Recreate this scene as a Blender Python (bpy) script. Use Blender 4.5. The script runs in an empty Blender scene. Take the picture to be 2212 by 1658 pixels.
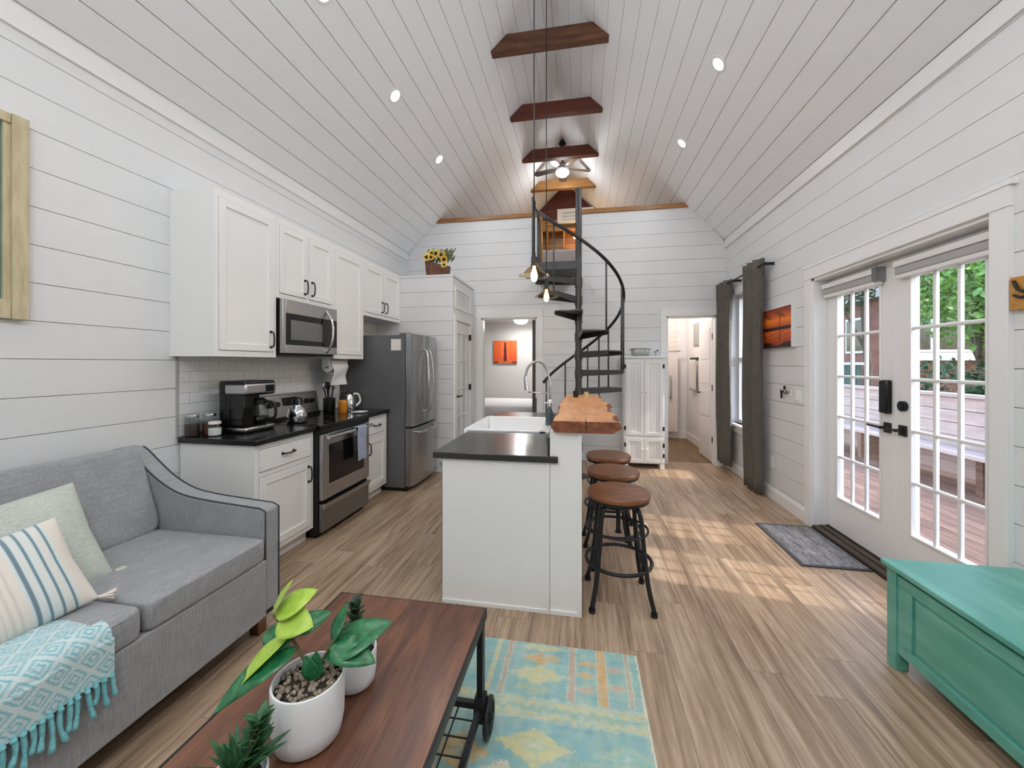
import bpy, bmesh, math, random
from mathutils import Matrix, Vector, Euler
random.seed(7)
SC = bpy.context.scene
COL = SC.collection
PI = math.pi
R = math.radians
# ------------------------------------------------------------------ camera
FPX = 840.0
YAW = math.atan(148.0 / FPX)
cd = bpy.data.cameras.new('camera')
cam = bpy.data.objects.new('camera', cd)
COL.objects.link(cam)
cd.sensor_fit = 'HORIZONTAL'; cd.sensor_width = 36.0
cd.lens = FPX / 2212.0 * 36.0
cd.shift_y = -44.0 / 2212.0
cd.clip_start = 0.05; cd.clip_end = 200
cam.location = (0, 0, 1.45)
cam.rotation_euler = (PI / 2, 0, YAW)
SC.camera = cam
# ------------------------------------------------------------------ world, sun, exposure
W = bpy.data.worlds.new('world'); SC.world = W; W.use_nodes = True
nt = W.node_tree
bg = nt.nodes['Background']
sky = nt.nodes.new('ShaderNodeTexSky')
sky.sky_type = 'NISHITA'; sky.sun_disc = False; sky.sun_elevation = R(48); sky.sun_rotation = R(95)
sky.air_density = 1.0; sky.dust_density = 2.0; sky.ozone_density = 1.0
nt.links.new(sky.outputs[0], bg.inputs[0])
bg.inputs[1].default_value = 0.85
sl = bpy.data.lights.new('sun', 'SUN'); sl.energy = 2.6; sl.angle = R(1.0); sl.color = (1.0, .96, .90)
sun = bpy.data.objects.new('sun', sl); COL.objects.link(sun)
SUN_FROM = Vector((0.64, -0.10, 0.76))
sun.rotation_euler = SUN_FROM.to_track_quat('Z', 'Y').to_euler()
SC.view_settings.view_transform = 'Standard'
SC.view_settings.look = 'None'
SC.view_settings.gamma = 1.0
SC.view_settings.use_curve_mapping = False
SC.view_settings.exposure = 0.22
FILL_GLOBE_W = 32.0         # power of the added, unseen fill globe
LAMP_W = 5.6           # each recessed ceiling light
SC.cycles.max_bounces = 8
SC.cycles.use_adaptive_sampling = True
SC.cycles.adaptive_threshold = 0.08
SC.cycles.adaptive_min_samples = 20
SC.cycles.caustics_reflective = False
SC.cycles.caustics_refractive = False
SC.cycles.diffuse_bounces = 6
SC.cycles.glossy_bounces = 4
SC.cycles.transparent_max_bounces = 10
SC.cycles.sample_clamp_indirect = 6.0
# ------------------------------------------------------------------ room numbers
XL, XR, YB, YF = -2.78, 2.03, 5.95, -1.7
XRG, ZRG = -0.33, 5.57
ZEL, ZER = 3.22, 3.19
SLL = (ZRG - ZEL) / (XRG - XL)
SLR = (ZRG - ZER) / (XR - XRG)
def ceil_z(x): return ZEL + (x - XL) * SLL if x < XRG else ZER + (XR - x) * SLR
def ceil_xl(z): return XL + (z - ZEL) / SLL
def ceil_xr(z): return XR - (z - ZER) / SLR
YLOFT = 9.0
ZLOFT = 2.79
# ------------------------------------------------------------------ materials
MATS = {}
def lin(c):
    return tuple((v / 12.92 if v <= .04045 else ((v + .055) / 1.055) ** 2.4) for v in (x / 255.0 for x in c))
def newmat(name):
    m = bpy.data.materials.new(name); m.use_nodes = True
    MATS[name] = m
    return m, m.node_tree.nodes, m.node_tree.links, m.node_tree.nodes['Principled BSDF']
def mat(name, c, rough=.5, metal=0., spec=None, emit=None, es=0., coat=0., trans=0., sheen=0.):
    m, N, L, b = newmat(name)
    c = lin(c)
    b.inputs['Base Color'].default_value = (*c, 1)
    b.inputs['Roughness'].default_value = rough
    b.inputs['Metallic'].default_value = metal
    if spec is not None: b.inputs['Specular IOR Level'].default_value = spec
    if coat: b.inputs['Coat Weight'].default_value = coat; b.inputs['Coat Roughness'].default_value = .15
    if emit: b.inputs['Emission Color'].default_value = (*lin(emit), 1); b.inputs['Emission Strength'].default_value = es
    if trans: b.inputs['Transmission Weight'].default_value = trans
    if sheen: b.inputs['Sheen Weight'].default_value = sheen
    return m
def nmat(name, cols, scale=(1, 1, 1), detail=4., rough=.5, metal=0., bump=0., rnd=0., nscale=4., fine=None, rvar=0., coat=0., space='world', dist=.0):
    """noise coloured material; cols = [(pos, rgb)...]; scale stretches position; rnd = per object random shift of the ramp"""
    m, N, L, b = newmat(name)
    if space == 'world':
        g = N.new('ShaderNodeNewGeometry'); src = g.outputs['Position']
    else:
        g = N.new('ShaderNodeTexCoord'); src = g.outputs['Object']
    oi = N.new('ShaderNodeObjectInfo')
    off = N.new('ShaderNodeVectorMath'); off.operation = 'SCALE'
    off.inputs[0].default_value = (37, 53, 11); L.new(oi.outputs['Random'], off.inputs['Scale'])
    mp = N.new('ShaderNodeVectorMath'); mp.operation = 'MULTIPLY_ADD'
    L.new(src, mp.inputs[0]); mp.inputs[1].default_value = scale
    if rnd: L.new(off.outputs[0], mp.inputs[2])
    nz = N.new('ShaderNodeTexNoise'); nz.inputs['Scale'].default_value = nscale; nz.inputs['Detail'].default_value = detail
    nz.inputs['Roughness'].default_value = .6; nz.inputs['Distortion'].default_value = dist
    L.new(mp.outputs[0], nz.inputs['Vector'])
    fac = nz.outputs['Fac']
    if rnd:
        ma = N.new('ShaderNodeMath'); ma.operation = 'MULTIPLY_ADD'
        L.new(oi.outputs['Random'], ma.inputs[0]); ma.inputs[1].default_value = rnd
        sb = N.new('ShaderNodeMath'); sb.operation = 'SUBTRACT'; L.new(fac, sb.inputs[0]); sb.inputs[1].default_value = rnd / 2
        L.new(sb.outputs[0], ma.inputs[2]); fac = ma.outputs[0]
    rp = N.new('ShaderNodeValToRGB')
    el = rp.color_ramp.elements
    while len(el) < len(cols): el.new(.5)
    for e, (p, c) in zip(el, cols):
        e.position = p; e.color = (*lin(c), 1)
    L.new(fac, rp.inputs['Fac'])
    out = rp.outputs['Color']
    if fine:
        fs, amt = fine
        n2 = N.new('ShaderNodeTexNoise'); n2.inputs['Scale'].default_value = 1.0; n2.inputs['Detail'].default_value = 2.
        m2 = N.new('ShaderNodeVectorMath'); m2.operation = 'MULTIPLY'; L.new(src, m2.inputs[0]); m2.inputs[1].default_value = fs
        L.new(m2.outputs[0], n2.inputs['Vector'])
        mr = N.new('ShaderNodeMapRange'); mr.inputs[1].default_value = .3; mr.inputs[2].default_value = .7
        mr.inputs[3].default_value = 1 - amt; mr.inputs[4].default_value = 1 + amt
        L.new(n2.outputs['Fac'], mr.inputs[0])
        mx = N.new('ShaderNodeVectorMath'); mx.operation = 'SCALE'; L.new(out, mx.inputs[0]); L.new(mr.outputs[0], mx.inputs['Scale'])
        out = mx.outputs[0]
    L.new(out, b.inputs['Base Color'])
    b.inputs['Roughness'].default_value = rough; b.inputs['Metallic'].default_value = metal
    if rvar:
        mr = N.new('ShaderNodeMapRange'); mr.inputs[3].default_value = rough - rvar; mr.inputs[4].default_value = rough + rvar
        L.new(nz.outputs['Fac'], mr.inputs[0]); L.new(mr.outputs[0], b.inputs['Roughness'])
    if bump:
        bp = N.new('ShaderNodeBump'); bp.inputs['Strength'].default_value = bump; bp.inputs['Distance'].default_value = .01
        L.new((n2 if fine else nz).outputs['Fac'], bp.inputs['Height']); L.new(bp.outputs[0], b.inputs['Normal'])
    if coat: b.inputs['Coat Weight'].default_value = coat; b.inputs['Coat Roughness'].default_value = .2
    return m
def weave(name, c, c2, rough=.9, cell=.004, amt=.25, sheen=.2):
    """cloth: crossing thread noise in world space"""
    m, N, L, b = newmat(name)
    g = N.new('ShaderNodeTexCoord')
    def strand(sc):
        v = N.new('ShaderNodeVectorMath'); v.operation = 'MULTIPLY'; L.new(g.outputs['Object'], v.inputs[0]); v.inputs[1].default_value = sc
        n = N.new('ShaderNodeTexNoise'); n.inputs['Scale'].default_value = 1; n.inputs['Detail'].default_value = 3; L.new(v.outputs[0], n.inputs['Vector'])
        return n.outputs['Fac']
    k = 1 / cell
    a = strand((k * .8, k * .08, k)); d = strand((k * .8, k, k * .08)); e = strand((9, 9, 9))
    ad = N.new('ShaderNodeMath'); ad.operation = 'ADD'; L.new(a, ad.inputs[0]); L.new(d, ad.inputs[1])
    ad2 = N.new('ShaderNodeMath'); ad2.operation = 'MULTIPLY_ADD'; L.new(e, ad2.inputs[0]); ad2.inputs[1].default_value = .5; L.new(ad.outputs[0], ad2.inputs[2])
    mr = N.new('ShaderNodeMapRange'); mr.inputs[1].default_value = 1.0; mr.inputs[2].default_value = 1.5; L.new(ad2.outputs[0], mr.inputs[0])
    mx = N.new('ShaderNodeMix'); mx.data_type = 'RGBA'
    mx.inputs[6].default_value = (*lin(c), 1); mx.inputs[7].default_value = (*lin(c2), 1)
    L.new(mr.outputs[0], mx.inputs[0]); L.new(mx.outputs[2], b.inputs['Base Color'])
    b.inputs['Roughness'].default_value = rough; b.inputs['Sheen Weight'].default_value = sheen
    bp = N.new('ShaderNodeBump'); bp.inputs['Strength'].default_value = .25; bp.inputs['Distance'].default_value = .003
    L.new(ad.outputs[0], bp.inputs['Height']); L.new(bp.outputs[0], b.inputs['Normal'])
    return m
def vcol(name, rough=.8, sheen=0., bump=0.):
    m, N, L, b = newmat(name)
    a = N.new('ShaderNodeAttribute'); a.attribute_name = 'print'
    L.new(a.outputs['Color'], b.inputs['Base Color']); b.inputs['Roughness'].default_value = rough
    b.inputs['Sheen Weight'].default_value = sheen
    if bump:
        n = N.new('ShaderNodeTexNoise'); n.inputs['Scale'].default_value = 260; n.inputs['Detail'].default_value = 3
        g = N.new('ShaderNodeTexCoord'); L.new(g.outputs['Object'], n.inputs['Vector'])
        bp = N.new('ShaderNodeBump'); bp.inputs['Strength'].default_value = bump; bp.inputs['Distance'].default_value = .004
        L.new(n.outputs['Fac'], bp.inputs['Height']); L.new(bp.outputs[0], b.inputs['Normal'])
    return m
def glassmat(name, tint=(255, 255, 255), f0=.045, power=1.0):
    """thin pane: clear with a fresnel reflection"""
    m = bpy.data.materials.new(name); m.use_nodes = True; MATS[name] = m
    N, L = m.node_tree.nodes, m.node_tree.links
    N.remove(N['Principled BSDF'])
    t = N.new('ShaderNodeBsdfTransparent'); t.inputs[0].default_value = (*lin(tint), 1)
    g = N.new('ShaderNodeBsdfGlossy'); g.inputs['Roughness'].default_value = .02
    lw = N.new('ShaderNodeLayerWeight'); lw.inputs[0].default_value = .5
    pw_ = N.new('ShaderNodeMath'); pw_.operation = 'POWER'; L.new(lw.outputs['Facing'], pw_.inputs[0]); pw_.inputs[1].default_value = 5.
    fr = N.new('ShaderNodeMath'); fr.operation = 'MULTIPLY_ADD'; L.new(pw_.outputs[0], fr.inputs[0]); fr.inputs[1].default_value = .9; fr.inputs[2].default_value = f0
    mx = N.new('ShaderNodeMixShader'); L.new(fr.outputs[0], mx.inputs[0]); L.new(t.outputs[0], mx.inputs[1]); L.new(g.outputs[0], mx.inputs[2])
    L.new(mx.outputs[0], N['Material Output'].inputs[0])
    return m
def steel(name, c=(150, 150, 152), rough=.28, axis=(1, 60, 1)):
    """brushed metal"""
    m, N, L, b = newmat(name)
    g = N.new('ShaderNodeNewGeometry')
    v = N.new('ShaderNodeVectorMath'); v.operation = 'MULTIPLY'; L.new(g.outputs['Position'], v.inputs[0]); v.inputs[1].default_value = axis
    n = N.new('ShaderNodeTexNoise'); n.inputs['Scale'].default_value = 4; L.new(v.outputs[0], n.inputs['Vector'])
    mr = N.new('ShaderNodeMapRange'); mr.inputs[3].default_value = rough - .06; mr.inputs[4].default_value = rough + .08
    L.new(n.outputs['Fac'], mr.inputs[0]); L.new(mr.outputs[0], b.inputs['Roughness'])
    b.inputs['Base Color'].default_value = (*lin(c), 1); b.inputs['Metallic'].default_value = 1.
    return m

mat('wall', (226, 227, 229), .45)
mat('ceil', (236, 238, 241), .5)
mat('trim', (236, 236, 237), .35)
mat('cab', (238, 238, 238), .35)
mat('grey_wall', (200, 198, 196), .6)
mat('black_metal', (36, 38, 41), .42, .35)
mat('stair_metal', (72, 73, 74), .42, .35)
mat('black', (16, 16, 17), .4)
mat('black_gloss', (12, 12, 13), .12)
mat('bronze', (58, 56, 54), .38, .7)
mat('chrome', (205, 206, 208), .14, 1.)
mat('white_plastic', (235, 235, 232), .35)
mat('ceramic', (240, 241, 243), .12, coat=.4)
mat('pot_white', (233, 236, 238), .4)
mat('mattress', (228, 228, 230), .85)
mat('rubber', (40, 40, 42), .7)
mat('counter_black', (24, 25, 26), .2)
mat('counter_island', (52, 52, 53), .22)
steel('steel', (192, 192, 194), .34); steel('steel_dark', (146, 147, 150), .38); steel('steel_vert', (186, 187, 190), .3, (60, 60, 1))
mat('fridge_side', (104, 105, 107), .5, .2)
mat('dark_glass', (20, 20, 22), .08)
glassmat('pane')
glassmat('jar_glass', (240, 244, 244))
mat('lamp_on', (255, 255, 255), .4, emit=(255, 250, 242), es=14.)
mat('bulb_on', (255, 240, 210), .4, emit=(255, 214, 150), es=9.)
mat('amber_on', (255, 220, 150), .4, emit=(255, 190, 100), es=6.)
nmat('floor_plank', [(.24, (104, 82, 65)), (.42, (152, 127, 104)), (.58, (178, 154, 130)), (.78, (204, 184, 162))], scale=(17, .75, 1), nscale=2.0, detail=9, rough=.36, rnd=.10, fine=((230, 9, 1), .15), rvar=.08, bump=.06)
nmat('bath_plank', [(.25, (100, 82, 58)), (.6, (132, 110, 82))], scale=(9, .55, 1), nscale=2.2, rough=.5, rnd=.2)
nmat('beam_wood', [(.2, (46, 28, 22)), (.5, (92, 56, 40)), (.8, (132, 88, 58))], scale=(1.2, 8, 9), nscale=2.5, detail=6, rough=.55, rnd=.35, bump=.3)
nmat('red_wood', [(.25, (76, 36, 28)), (.7, (118, 60, 42))], scale=(1, 6, 9), nscale=2, rough=.5, rnd=.2)
nmat('amber_wood', [(.2, (146, 96, 38)), (.55, (186, 130, 58)), (.85, (210, 160, 90))], scale=(2, 6, 9), nscale=2, rough=.4, rnd=.3)
nmat('cap_wood', [(.25, (128, 84, 44)), (.7, (178, 128, 72))], scale=(1, 8, 14), nscale=2.4, rough=.4, rnd=.1)
nmat('table_wood', [(.2, (54, 32, 24)), (.45, (96, 60, 44)), (.65, (122, 80, 58)), (.85, (148, 104, 78))], scale=(6, 1.0, 4), nscale=2.4, detail=8, rough=.3, fine=((170, 9, 10), .16), rvar=.07, coat=.15, dist=.6)
nmat('seat_wood', [(.2, (80, 46, 26)), (.55, (130, 80, 44)), (.85, (162, 106, 60))], scale=(2, 9, 4), nscale=3, detail=6, rough=.3, rnd=.1, coat=.2)
nmat('slab_wood', [(.2, (166, 104, 62)), (.5, (200, 142, 96)), (.8, (222, 172, 126))], scale=(7, 1.2, 4), nscale=2.2, detail=6, rough=.42, dist=.8, fine=((90, 12, 9), .08))
nmat('slab_bark', [(.25, (84, 46, 30)), (.6, (142, 84, 54)), (.85, (186, 122, 80))], scale=(9, 9, 14), nscale=2.5, detail=6, rough=.7, bump=.5)
nmat('threshold_wood', [(.25, (44, 36, 31)), (.7, (84, 70, 60))], scale=(12, 1, 6), nscale=2.4, rough=.5, rnd=.3)
nmat('chest_paint', [(.2, (70, 148, 134)), (.5, (96, 172, 157)), (.8, (134, 200, 186))], scale=(4, 1.0, 5), nscale=2.0, detail=6, rough=.34, dist=.4)
nmat('cream_paint', [(.25, (176, 162, 128)), (.6, (205, 192, 160)), (.85, (216, 206, 178))], scale=(10, 10, 2), nscale=3, detail=7, rough=.6, bump=.2)
nmat('deck_wood', [(.25, (94, 70, 60)), (.7, (146, 116, 100))], scale=(2, .6, 6), nscale=2.4, rough=.7, rnd=.3)
nmat('rail_wood', [(.25, (176, 160, 154)), (.7, (214, 202, 198))], scale=(6, .6, 9), nscale=2.4, rough=.7, rnd=.25)
nmat('brick_red', [(.25, (138, 84, 72)), (.7, (178, 122, 108))], scale=(3, 3, 3), nscale=2, rough=.9, rnd=.4)
nmat('leaf_out', [(.25, (40, 82, 30)), (.5, (92, 136, 54)), (.8, (168, 198, 110))], scale=(5, 5, 5), nscale=2.5, rough=.55)
nmat('leaf_dark', [(.25, (22, 52, 30)), (.7, (66, 104, 62))], scale=(5, 5, 5), nscale=2.5, rough=.55)
nmat('bark', [(.25, (66, 54, 44)), (.7, (108, 92, 78))], scale=(8, 8, 1), nscale=3, rough=.9)
nmat('grass', [(.25, (70, 96, 48)), (.7, (120, 140, 78))], scale=(3, 3, 3), nscale=3, rough=.95)
mat('green_fence', (52, 84, 78), .6)
weave('sofa_fabric', (138, 139, 142), (160, 161, 164), cell=.005)
weave('welt', (44, 50, 60), (64, 70, 82))
weave('curtain_cloth', (84, 80, 74), (112, 107, 100), cell=.003, sheen=.1)
weave('cushion_sage', (176, 184, 176), (202, 208, 200), cell=.004)
weave('towel_blue', (136, 146, 172), (172, 182, 206), cell=.006)
weave('mat_cloth', (88, 88, 92), (148, 148, 152), cell=.018, sheen=0)
weave('mat_edge', (46, 46, 49), (60, 60, 63))
weave('basket_weave', (88, 58, 46), (132, 92, 74), cell=.01, sheen=0)
weave('fringe', (92, 174, 184), (142, 208, 214))
weave('tassel', (214, 198, 190), (238, 228, 222))
weave('bath_towel', (196, 194, 192), (222, 220, 218))
vcol('rug_print', .95, .2, .5); vcol('throw_print', .95, .3, .4); vcol('pillow_print', .92, .3, .3); vcol('canvas_print', .55)
nmat('soil', [(.3, (34, 28, 24)), (.7, (62, 52, 44))], scale=(60, 60, 60), nscale=2, rough=.95)
nmat('gravel', [(.3, (104, 92, 78)), (.55, (150, 138, 122)), (.8, (196, 186, 170))], scale=(90, 90, 90), nscale=1., rough=.8)
nmat('leaf_green', [(.25, (18, 74, 46)), (.55, (40, 116, 70)), (.85, (104, 166, 110))], scale=(22, 22, 22), nscale=1.6, rough=.3, coat=.1)
nmat('leaf_lime', [(.25, (140, 178, 44)), (.6, (172, 202, 84)), (.85, (198, 216, 120))], scale=(20, 20, 20), nscale=1.6, rough=.4)
nmat('leaf_succ', [(.25, (26, 62, 38)), (.6, (54, 104, 62)), (.9, (98, 146, 96))], scale=(30, 30, 30), nscale=1.6, rough=.45)
nmat('leaf_aloe', [(.25, (28, 44, 32)), (.7, (58, 76, 54))], scale=(30, 30, 30), nscale=1.6, rough=.45)
mat('stem', (94, 84, 52), .7)
mat('petal', (226, 178, 52), .6); mat('petal_pale', (232, 208, 96), .6); mat('seed_head', (62, 42, 22), .9); mat('leaf_dull', (104, 116, 84), .8); mat('lavender', (150, 152, 172), .8)
# ------------------------------------------------------------------ mesh helpers
WM = {}
class MB:
    def __init__(s): s.v = []; s.f = []
    def add(s, vs, fs):
        k = len(s.v); s.v += [tuple(v) for v in vs]; s.f += [tuple(i + k for i in f) for f in fs]; return s
    def box(s, x0, y0, z0, x1, y1, z1, rot=None, c=None):
        x0, x1 = min(x0, x1), max(x0, x1); y0, y1 = min(y0, y1), max(y0, y1); z0, z1 = min(z0, z1), max(z0, z1)
        vs = [(x, y, z) for z in (z0, z1) for y in (y0, y1) for x in (x0, x1)]
        if rot is not None:
            cc = Vector(c) if c is not None else Vector(((x0 + x1) / 2, (y0 + y1) / 2, (z0 + z1) / 2))
            vs = [cc + rot @ (Vector(v) - cc) for v in vs]
        return s.add(vs, [(0, 2, 3, 1), (4, 5, 7, 6), (0, 1, 5, 4), (2, 6, 7, 3), (0, 4, 6, 2), (1, 3, 7, 5)])
    def cyl(s, p0, p1, r, n=12, r1=None, caps=True):
        return s.tube([p0, p1], [r, r if r1 is None else r1], n, caps)
    def tube(s, pts, r, n=8, caps=True, closed=False, flat=1.0, up=None):
        pts = [Vector(p) for p in pts]; m = len(pts)
        rs = r if isinstance(r, (list, tuple)) else [r] * m
        k0 = len(s.v); prev = None
        for i, p in enumerate(pts):
            if closed: t = pts[(i + 1) % m] - pts[i - 1]
            else: t = pts[min(i + 1, m - 1)] - pts[max(i - 1, 0)]
            if t.length < 1e-9: t = Vector((0, 0, 1))
            t.normalize()
            if prev is None:
                a = Vector(up) if up else (Vector((0, 0, 1)) if abs(t.z) < .9 else Vector((1, 0, 0)))
                u = (a - t * a.dot(t)).normalized()
            else:
                u = prev - t * prev.dot(t)
                u = u.normalized() if u.length > 1e-6 else prev
            prev = u; w = t.cross(u)
            for j in range(n):
                an = 2 * PI * j / n
                s.v.append(tuple(p + u * (math.cos(an) * rs[i] * flat) + w * (math.sin(an) * rs[i])))
        for i in range(m if closed else m - 1):
            a, b = k0 + i * n, k0 + ((i + 1) % m) * n
            for j in range(n): s.f.append((a + j, a + (j + 1) % n, b + (j + 1) % n, b + j))
        if caps and not closed:
            s.f.append(tuple(k0 + j for j in range(n))[::-1]); s.f.append(tuple(k0 + (m - 1) * n + j for j in range(n)))
        return s
    def lathe(s, prof, c=(0, 0, 0), n=24, M=None, cap=True):
        k0 = len(s.v); c = Vector(c)
        for (r, z) in prof:
            for j in range(n):
                an = 2 * PI * j / n
                v = Vector((max(r, 1e-5) * math.cos(an), max(r, 1e-5) * math.sin(an), z))
                s.v.append(tuple(c + (M @ v if M is not None else v)))
        for i in range(len(prof) - 1):
            for j in range(n):
                a, b = k0 + i * n, k0 + (i + 1) * n
                s.f.append((a + j, a + (j + 1) % n, b + (j + 1) % n, b + j))
        if cap and prof[0][0] > 1e-4: s.f.append(tuple(k0 + j for j in range(n))[::-1])
        if cap and prof[-1][0] > 1e-4: s.f.append(tuple(k0 + (len(prof) - 1) * n + j for j in range(n)))
        return s
    def prism(s, poly, a, b, axis='y'):
        """poly of 2-tuples; axis y: (x,z) extruded y a..b; axis x: (y,z); axis z: (x,y)"""
        n = len(poly)
        def P(q, t): return (q[0], t, q[1]) if axis == 'y' else ((t, q[0], q[1]) if axis == 'x' else (q[0], q[1], t))
        vs = [P(q, a) for q in poly] + [P(q, b) for q in poly]
        fs = [tuple(range(n))[::-1], tuple(range(n, 2 * n))] + [(i, (i + 1) % n, n + (i + 1) % n, n + i) for i in range(n)]
        return s.add(vs, fs)
    def superbox(s, c, h, e=.3, n=18, rot=None, e2=None, puff=0):
        e2 = e2 or e
        f = lambda w, m: math.copysign(abs(w) ** m, w)
        k0 = len(s.v); c = Vector(c); nn = 2 * n
        for i in range(n + 1):
            th = -PI / 2 + PI * i / n
            for j in range(nn):
                ph = 2 * PI * j / nn
                v = Vector((h[0] * f(math.cos(th), e) * f(math.cos(ph), e2), h[1] * f(math.cos(th), e) * f(math.sin(ph), e2), h[2] * f(math.sin(th), e)))
                s.v.append(tuple(c + (rot @ v if rot is not None else v)))
        for i in range(n):
            for j in range(nn):
                a, b = k0 + i * nn, k0 + (i + 1) * nn
                s.f.append((a + j, a + (j + 1) % nn, b + (j + 1) % nn, b + j))
        return s
    def grid(s, fn, nu, nv):
        k0 = len(s.v)
        for i in range(nu + 1):
            for j in range(nv + 1): s.v.append(tuple(fn(i / nu, j / nv)))
        for i in range(nu):
            for j in range(nv):
                a = k0 + i * (nv + 1) + j
                s.f.append((a, a + nv + 1, a + nv + 2, a + 1))
        return s
    def mesh(s, name, material, smooth=False):
        me = bpy.data.meshes.new(name); me.from_pydata(s.v, [], s.f)
        me.update()
        bm = bmesh.new(); bm.from_mesh(me); bmesh.ops.recalc_face_normals(bm, faces=bm.faces); bm.to_mesh(me); bm.free()
        me.materials.append(MATS[material] if isinstance(material, str) else material)
        if smooth:
            for p in me.polygons: p.use_smooth = True
        return me
def link(o, parent=None):
    COL.objects.link(o)
    if parent is not None:
        o.parent = parent
        o.matrix_parent_inverse = WM.get(parent.name, Matrix()).inverted()
    WM[o.name] = Matrix()
    return o
def part(name, mb, material, parent=None, smooth=False, bevel=0., label=None, solid=0., sub=0, auto=None):
    me = mb.mesh(name, material, smooth)
    o = link(bpy.data.objects.new(name, me), parent)
    if auto: me.set_sharp_from_angle(angle=R(auto))
    if solid:
        md = o.modifiers.new('solid', 'SOLIDIFY'); md.thickness = solid; md.offset = 0
    if sub:
        md = o.modifiers.new('sub', 'SUBSURF'); md.levels = sub; md.render_levels = sub
    if bevel:
        md = o.modifiers.new('bev', 'BEVEL'); md.width = bevel; md.segments = 2; md.limit_method = 'ANGLE'; md.angle_limit = R(40)
        if not smooth:
            for p in me.polygons: p.use_smooth = True
            me.set_sharp_from_angle(angle=R(40))
    if label: o['label'] = label
    return o
def tag(o, label, cat, group=None):
    o['label'] = label; o['category'] = cat
    if group: o['group'] = group
    return o
def thing(name, label, cat, loc=(0, 0, 0), group=None, rz=0.):
    o = bpy.data.objects.new(name, None); COL.objects.link(o)
    o.empty_display_size = .05
    o.location = loc; o.rotation_euler = (0, 0, rz)
    WM[o.name] = Matrix.Translation(loc) @ Matrix.Rotation(rz, 4, 'Z')
    return tag(o, label, cat, group)
def local(name, label, cat, group=None):
    """a thing built around the origin, moved afterwards"""
    return thing(name, label, cat, (0, 0, 0), group)
def place(o, loc, rz=0.):
    o.location = loc; o.rotation_euler = (0, 0, rz); return o
def copy_tree(o, label=None, parent=None):
    c = o.copy(); COL.objects.link(c)
    if parent is not None: c.parent = parent
    if label: c['label'] = label
    for ch in o.children: copy_tree(ch, None, c)
    return c
def structure(name, mb, material, bevel=0.):
    o = part(name, mb, material, None, bevel=bevel); o['kind'] = 'structure'; return o
CUBES = {}
def piece(name, parent, x0, y0, z0, x1, y1, z1, material):
    """one cheap board / tile / plank sharing a unit cube"""
    if material not in CUBES: CUBES[material] = MB().box(-.5, -.5, -.5, .5, .5, .5).mesh('block_' + material, material)
    o = bpy.data.objects.new(name, CUBES[material]); link(o, parent)
    o.location = ((x0 + x1) / 2, (y0 + y1) / 2, (z0 + z1) / 2); o.scale = (abs(x1 - x0), abs(y1 - y0), abs(z1 - z0))
    return o
def paint(o, fn, base=None):
    me = o.data
    at = me.color_attributes.new('print', 'FLOAT_COLOR', 'POINT')
    buf = []
    for i, v in enumerate(me.vertices):
        buf += [*lin(fn(i, v.co)), 1.]
    at.data.foreach_set('color', buf)
def lerp(a, b, t): return tuple(x + (y - x) * t for x, y in zip(a, b))
def bez(p, n=12):
    """smooth polyline through points (catmull-rom)"""
    p = [Vector(q) for q in p]; q = [p[0] * 2 - p[1]] + p + [p[-1] * 2 - p[-2]]; out = []
    for i in range(1, len(q) - 2):
        for k in range(n):
            t = k / n; a, b, c, d = q[i - 1:i + 3]
            out.append(.5 * ((2 * b) + (c - a) * t + (2 * a - 5 * b + 4 * c - d) * t * t + (3 * b - a - 3 * c + d) * t ** 3))
    out.append(p[-1]); return out
def lamp(name, kind, loc, power, color=(1, 1, 1), size=.1, parent=None, normal=None):
    l = bpy.data.lights.new(name, kind); l.energy = power; l.color = color
    if kind == 'AREA': l.shape = 'DISK'; l.size = size
    elif kind == 'POINT': l.shadow_soft_size = size
    o = bpy.data.objects.new(name, l); link(o, parent); o.location = loc
    if normal is not None: o.rotation_euler = (-Vector(normal)).to_track_quat('Z', 'Y').to_euler()
    return o
# ------------------------------------------------------------------ the setting
def rects(a0, a1, z0, z1, holes):
    """rectangle minus holes -> list of rectangles"""
    out = [(a0, a1, z0, z1)]
    for (h0, h1, k0, k1) in holes:
        nx = []
        for (p0, p1, q0, q1) in out:
            if h1 <= p0 or h0 >= p1 or k1 <= q0 or k0 >= q1: nx.append((p0, p1, q0, q1)); continue
            if q0 < k0: nx.append((p0, p1, q0, k0))
            if k1 < q1: nx.append((p0, p1, k1, q1))
            m0, m1 = max(q0, k0), min(q1, k1)
            if p0 < h0: nx.append((p0, h0, m0, m1))
            if h1 < p1: nx.append((h1, p1, m0, m1))
        out = nx
    return out
GAP = .0036
def rows(z_line, step, z0, z1):
    z = z_line
    while z > z0: z -= step
    out = []
    while z < z1:
        out.append((max(z, z0) + GAP / 2, min(z + step, z1) - GAP / 2)); z += step
    return [r for r in out if r[1] - r[0] > .01]

# floor -------------------------------------------------------------
floor = structure('floor', MB().box(XL - .15, YF - .1, -.15, XR + .2, YB + .06, -.013), 'black')
pw = .178
k = 0; x = XL
while x < XR - .01:
    x1 = min(x + pw, XR)
    y = YF - random.random() * 1.2
    while y < YB + .12:
        y1 = y + 1.22
        if min(y1, YB + .12) - max(y, YF) > .03:
            piece('plank', floor, x + .0007, max(y, YF) + .0007, -.013, x1 - .0007, min(y1, YB + .12) - .0007, 0, 'floor_plank')
        y = y1
    x = x1
# left wall ----------------------------------------------------------
wl = structure('wall_left', MB().box(XL - .16, YF, -.1, XL - .016, YLOFT, ZEL + .1), 'wall')
for (a, b) in rows(1.474, .1965, 0, ZEL):
    piece('board', wl, XL - .016, YF, a, XL, YB, b, 'wall')
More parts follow.
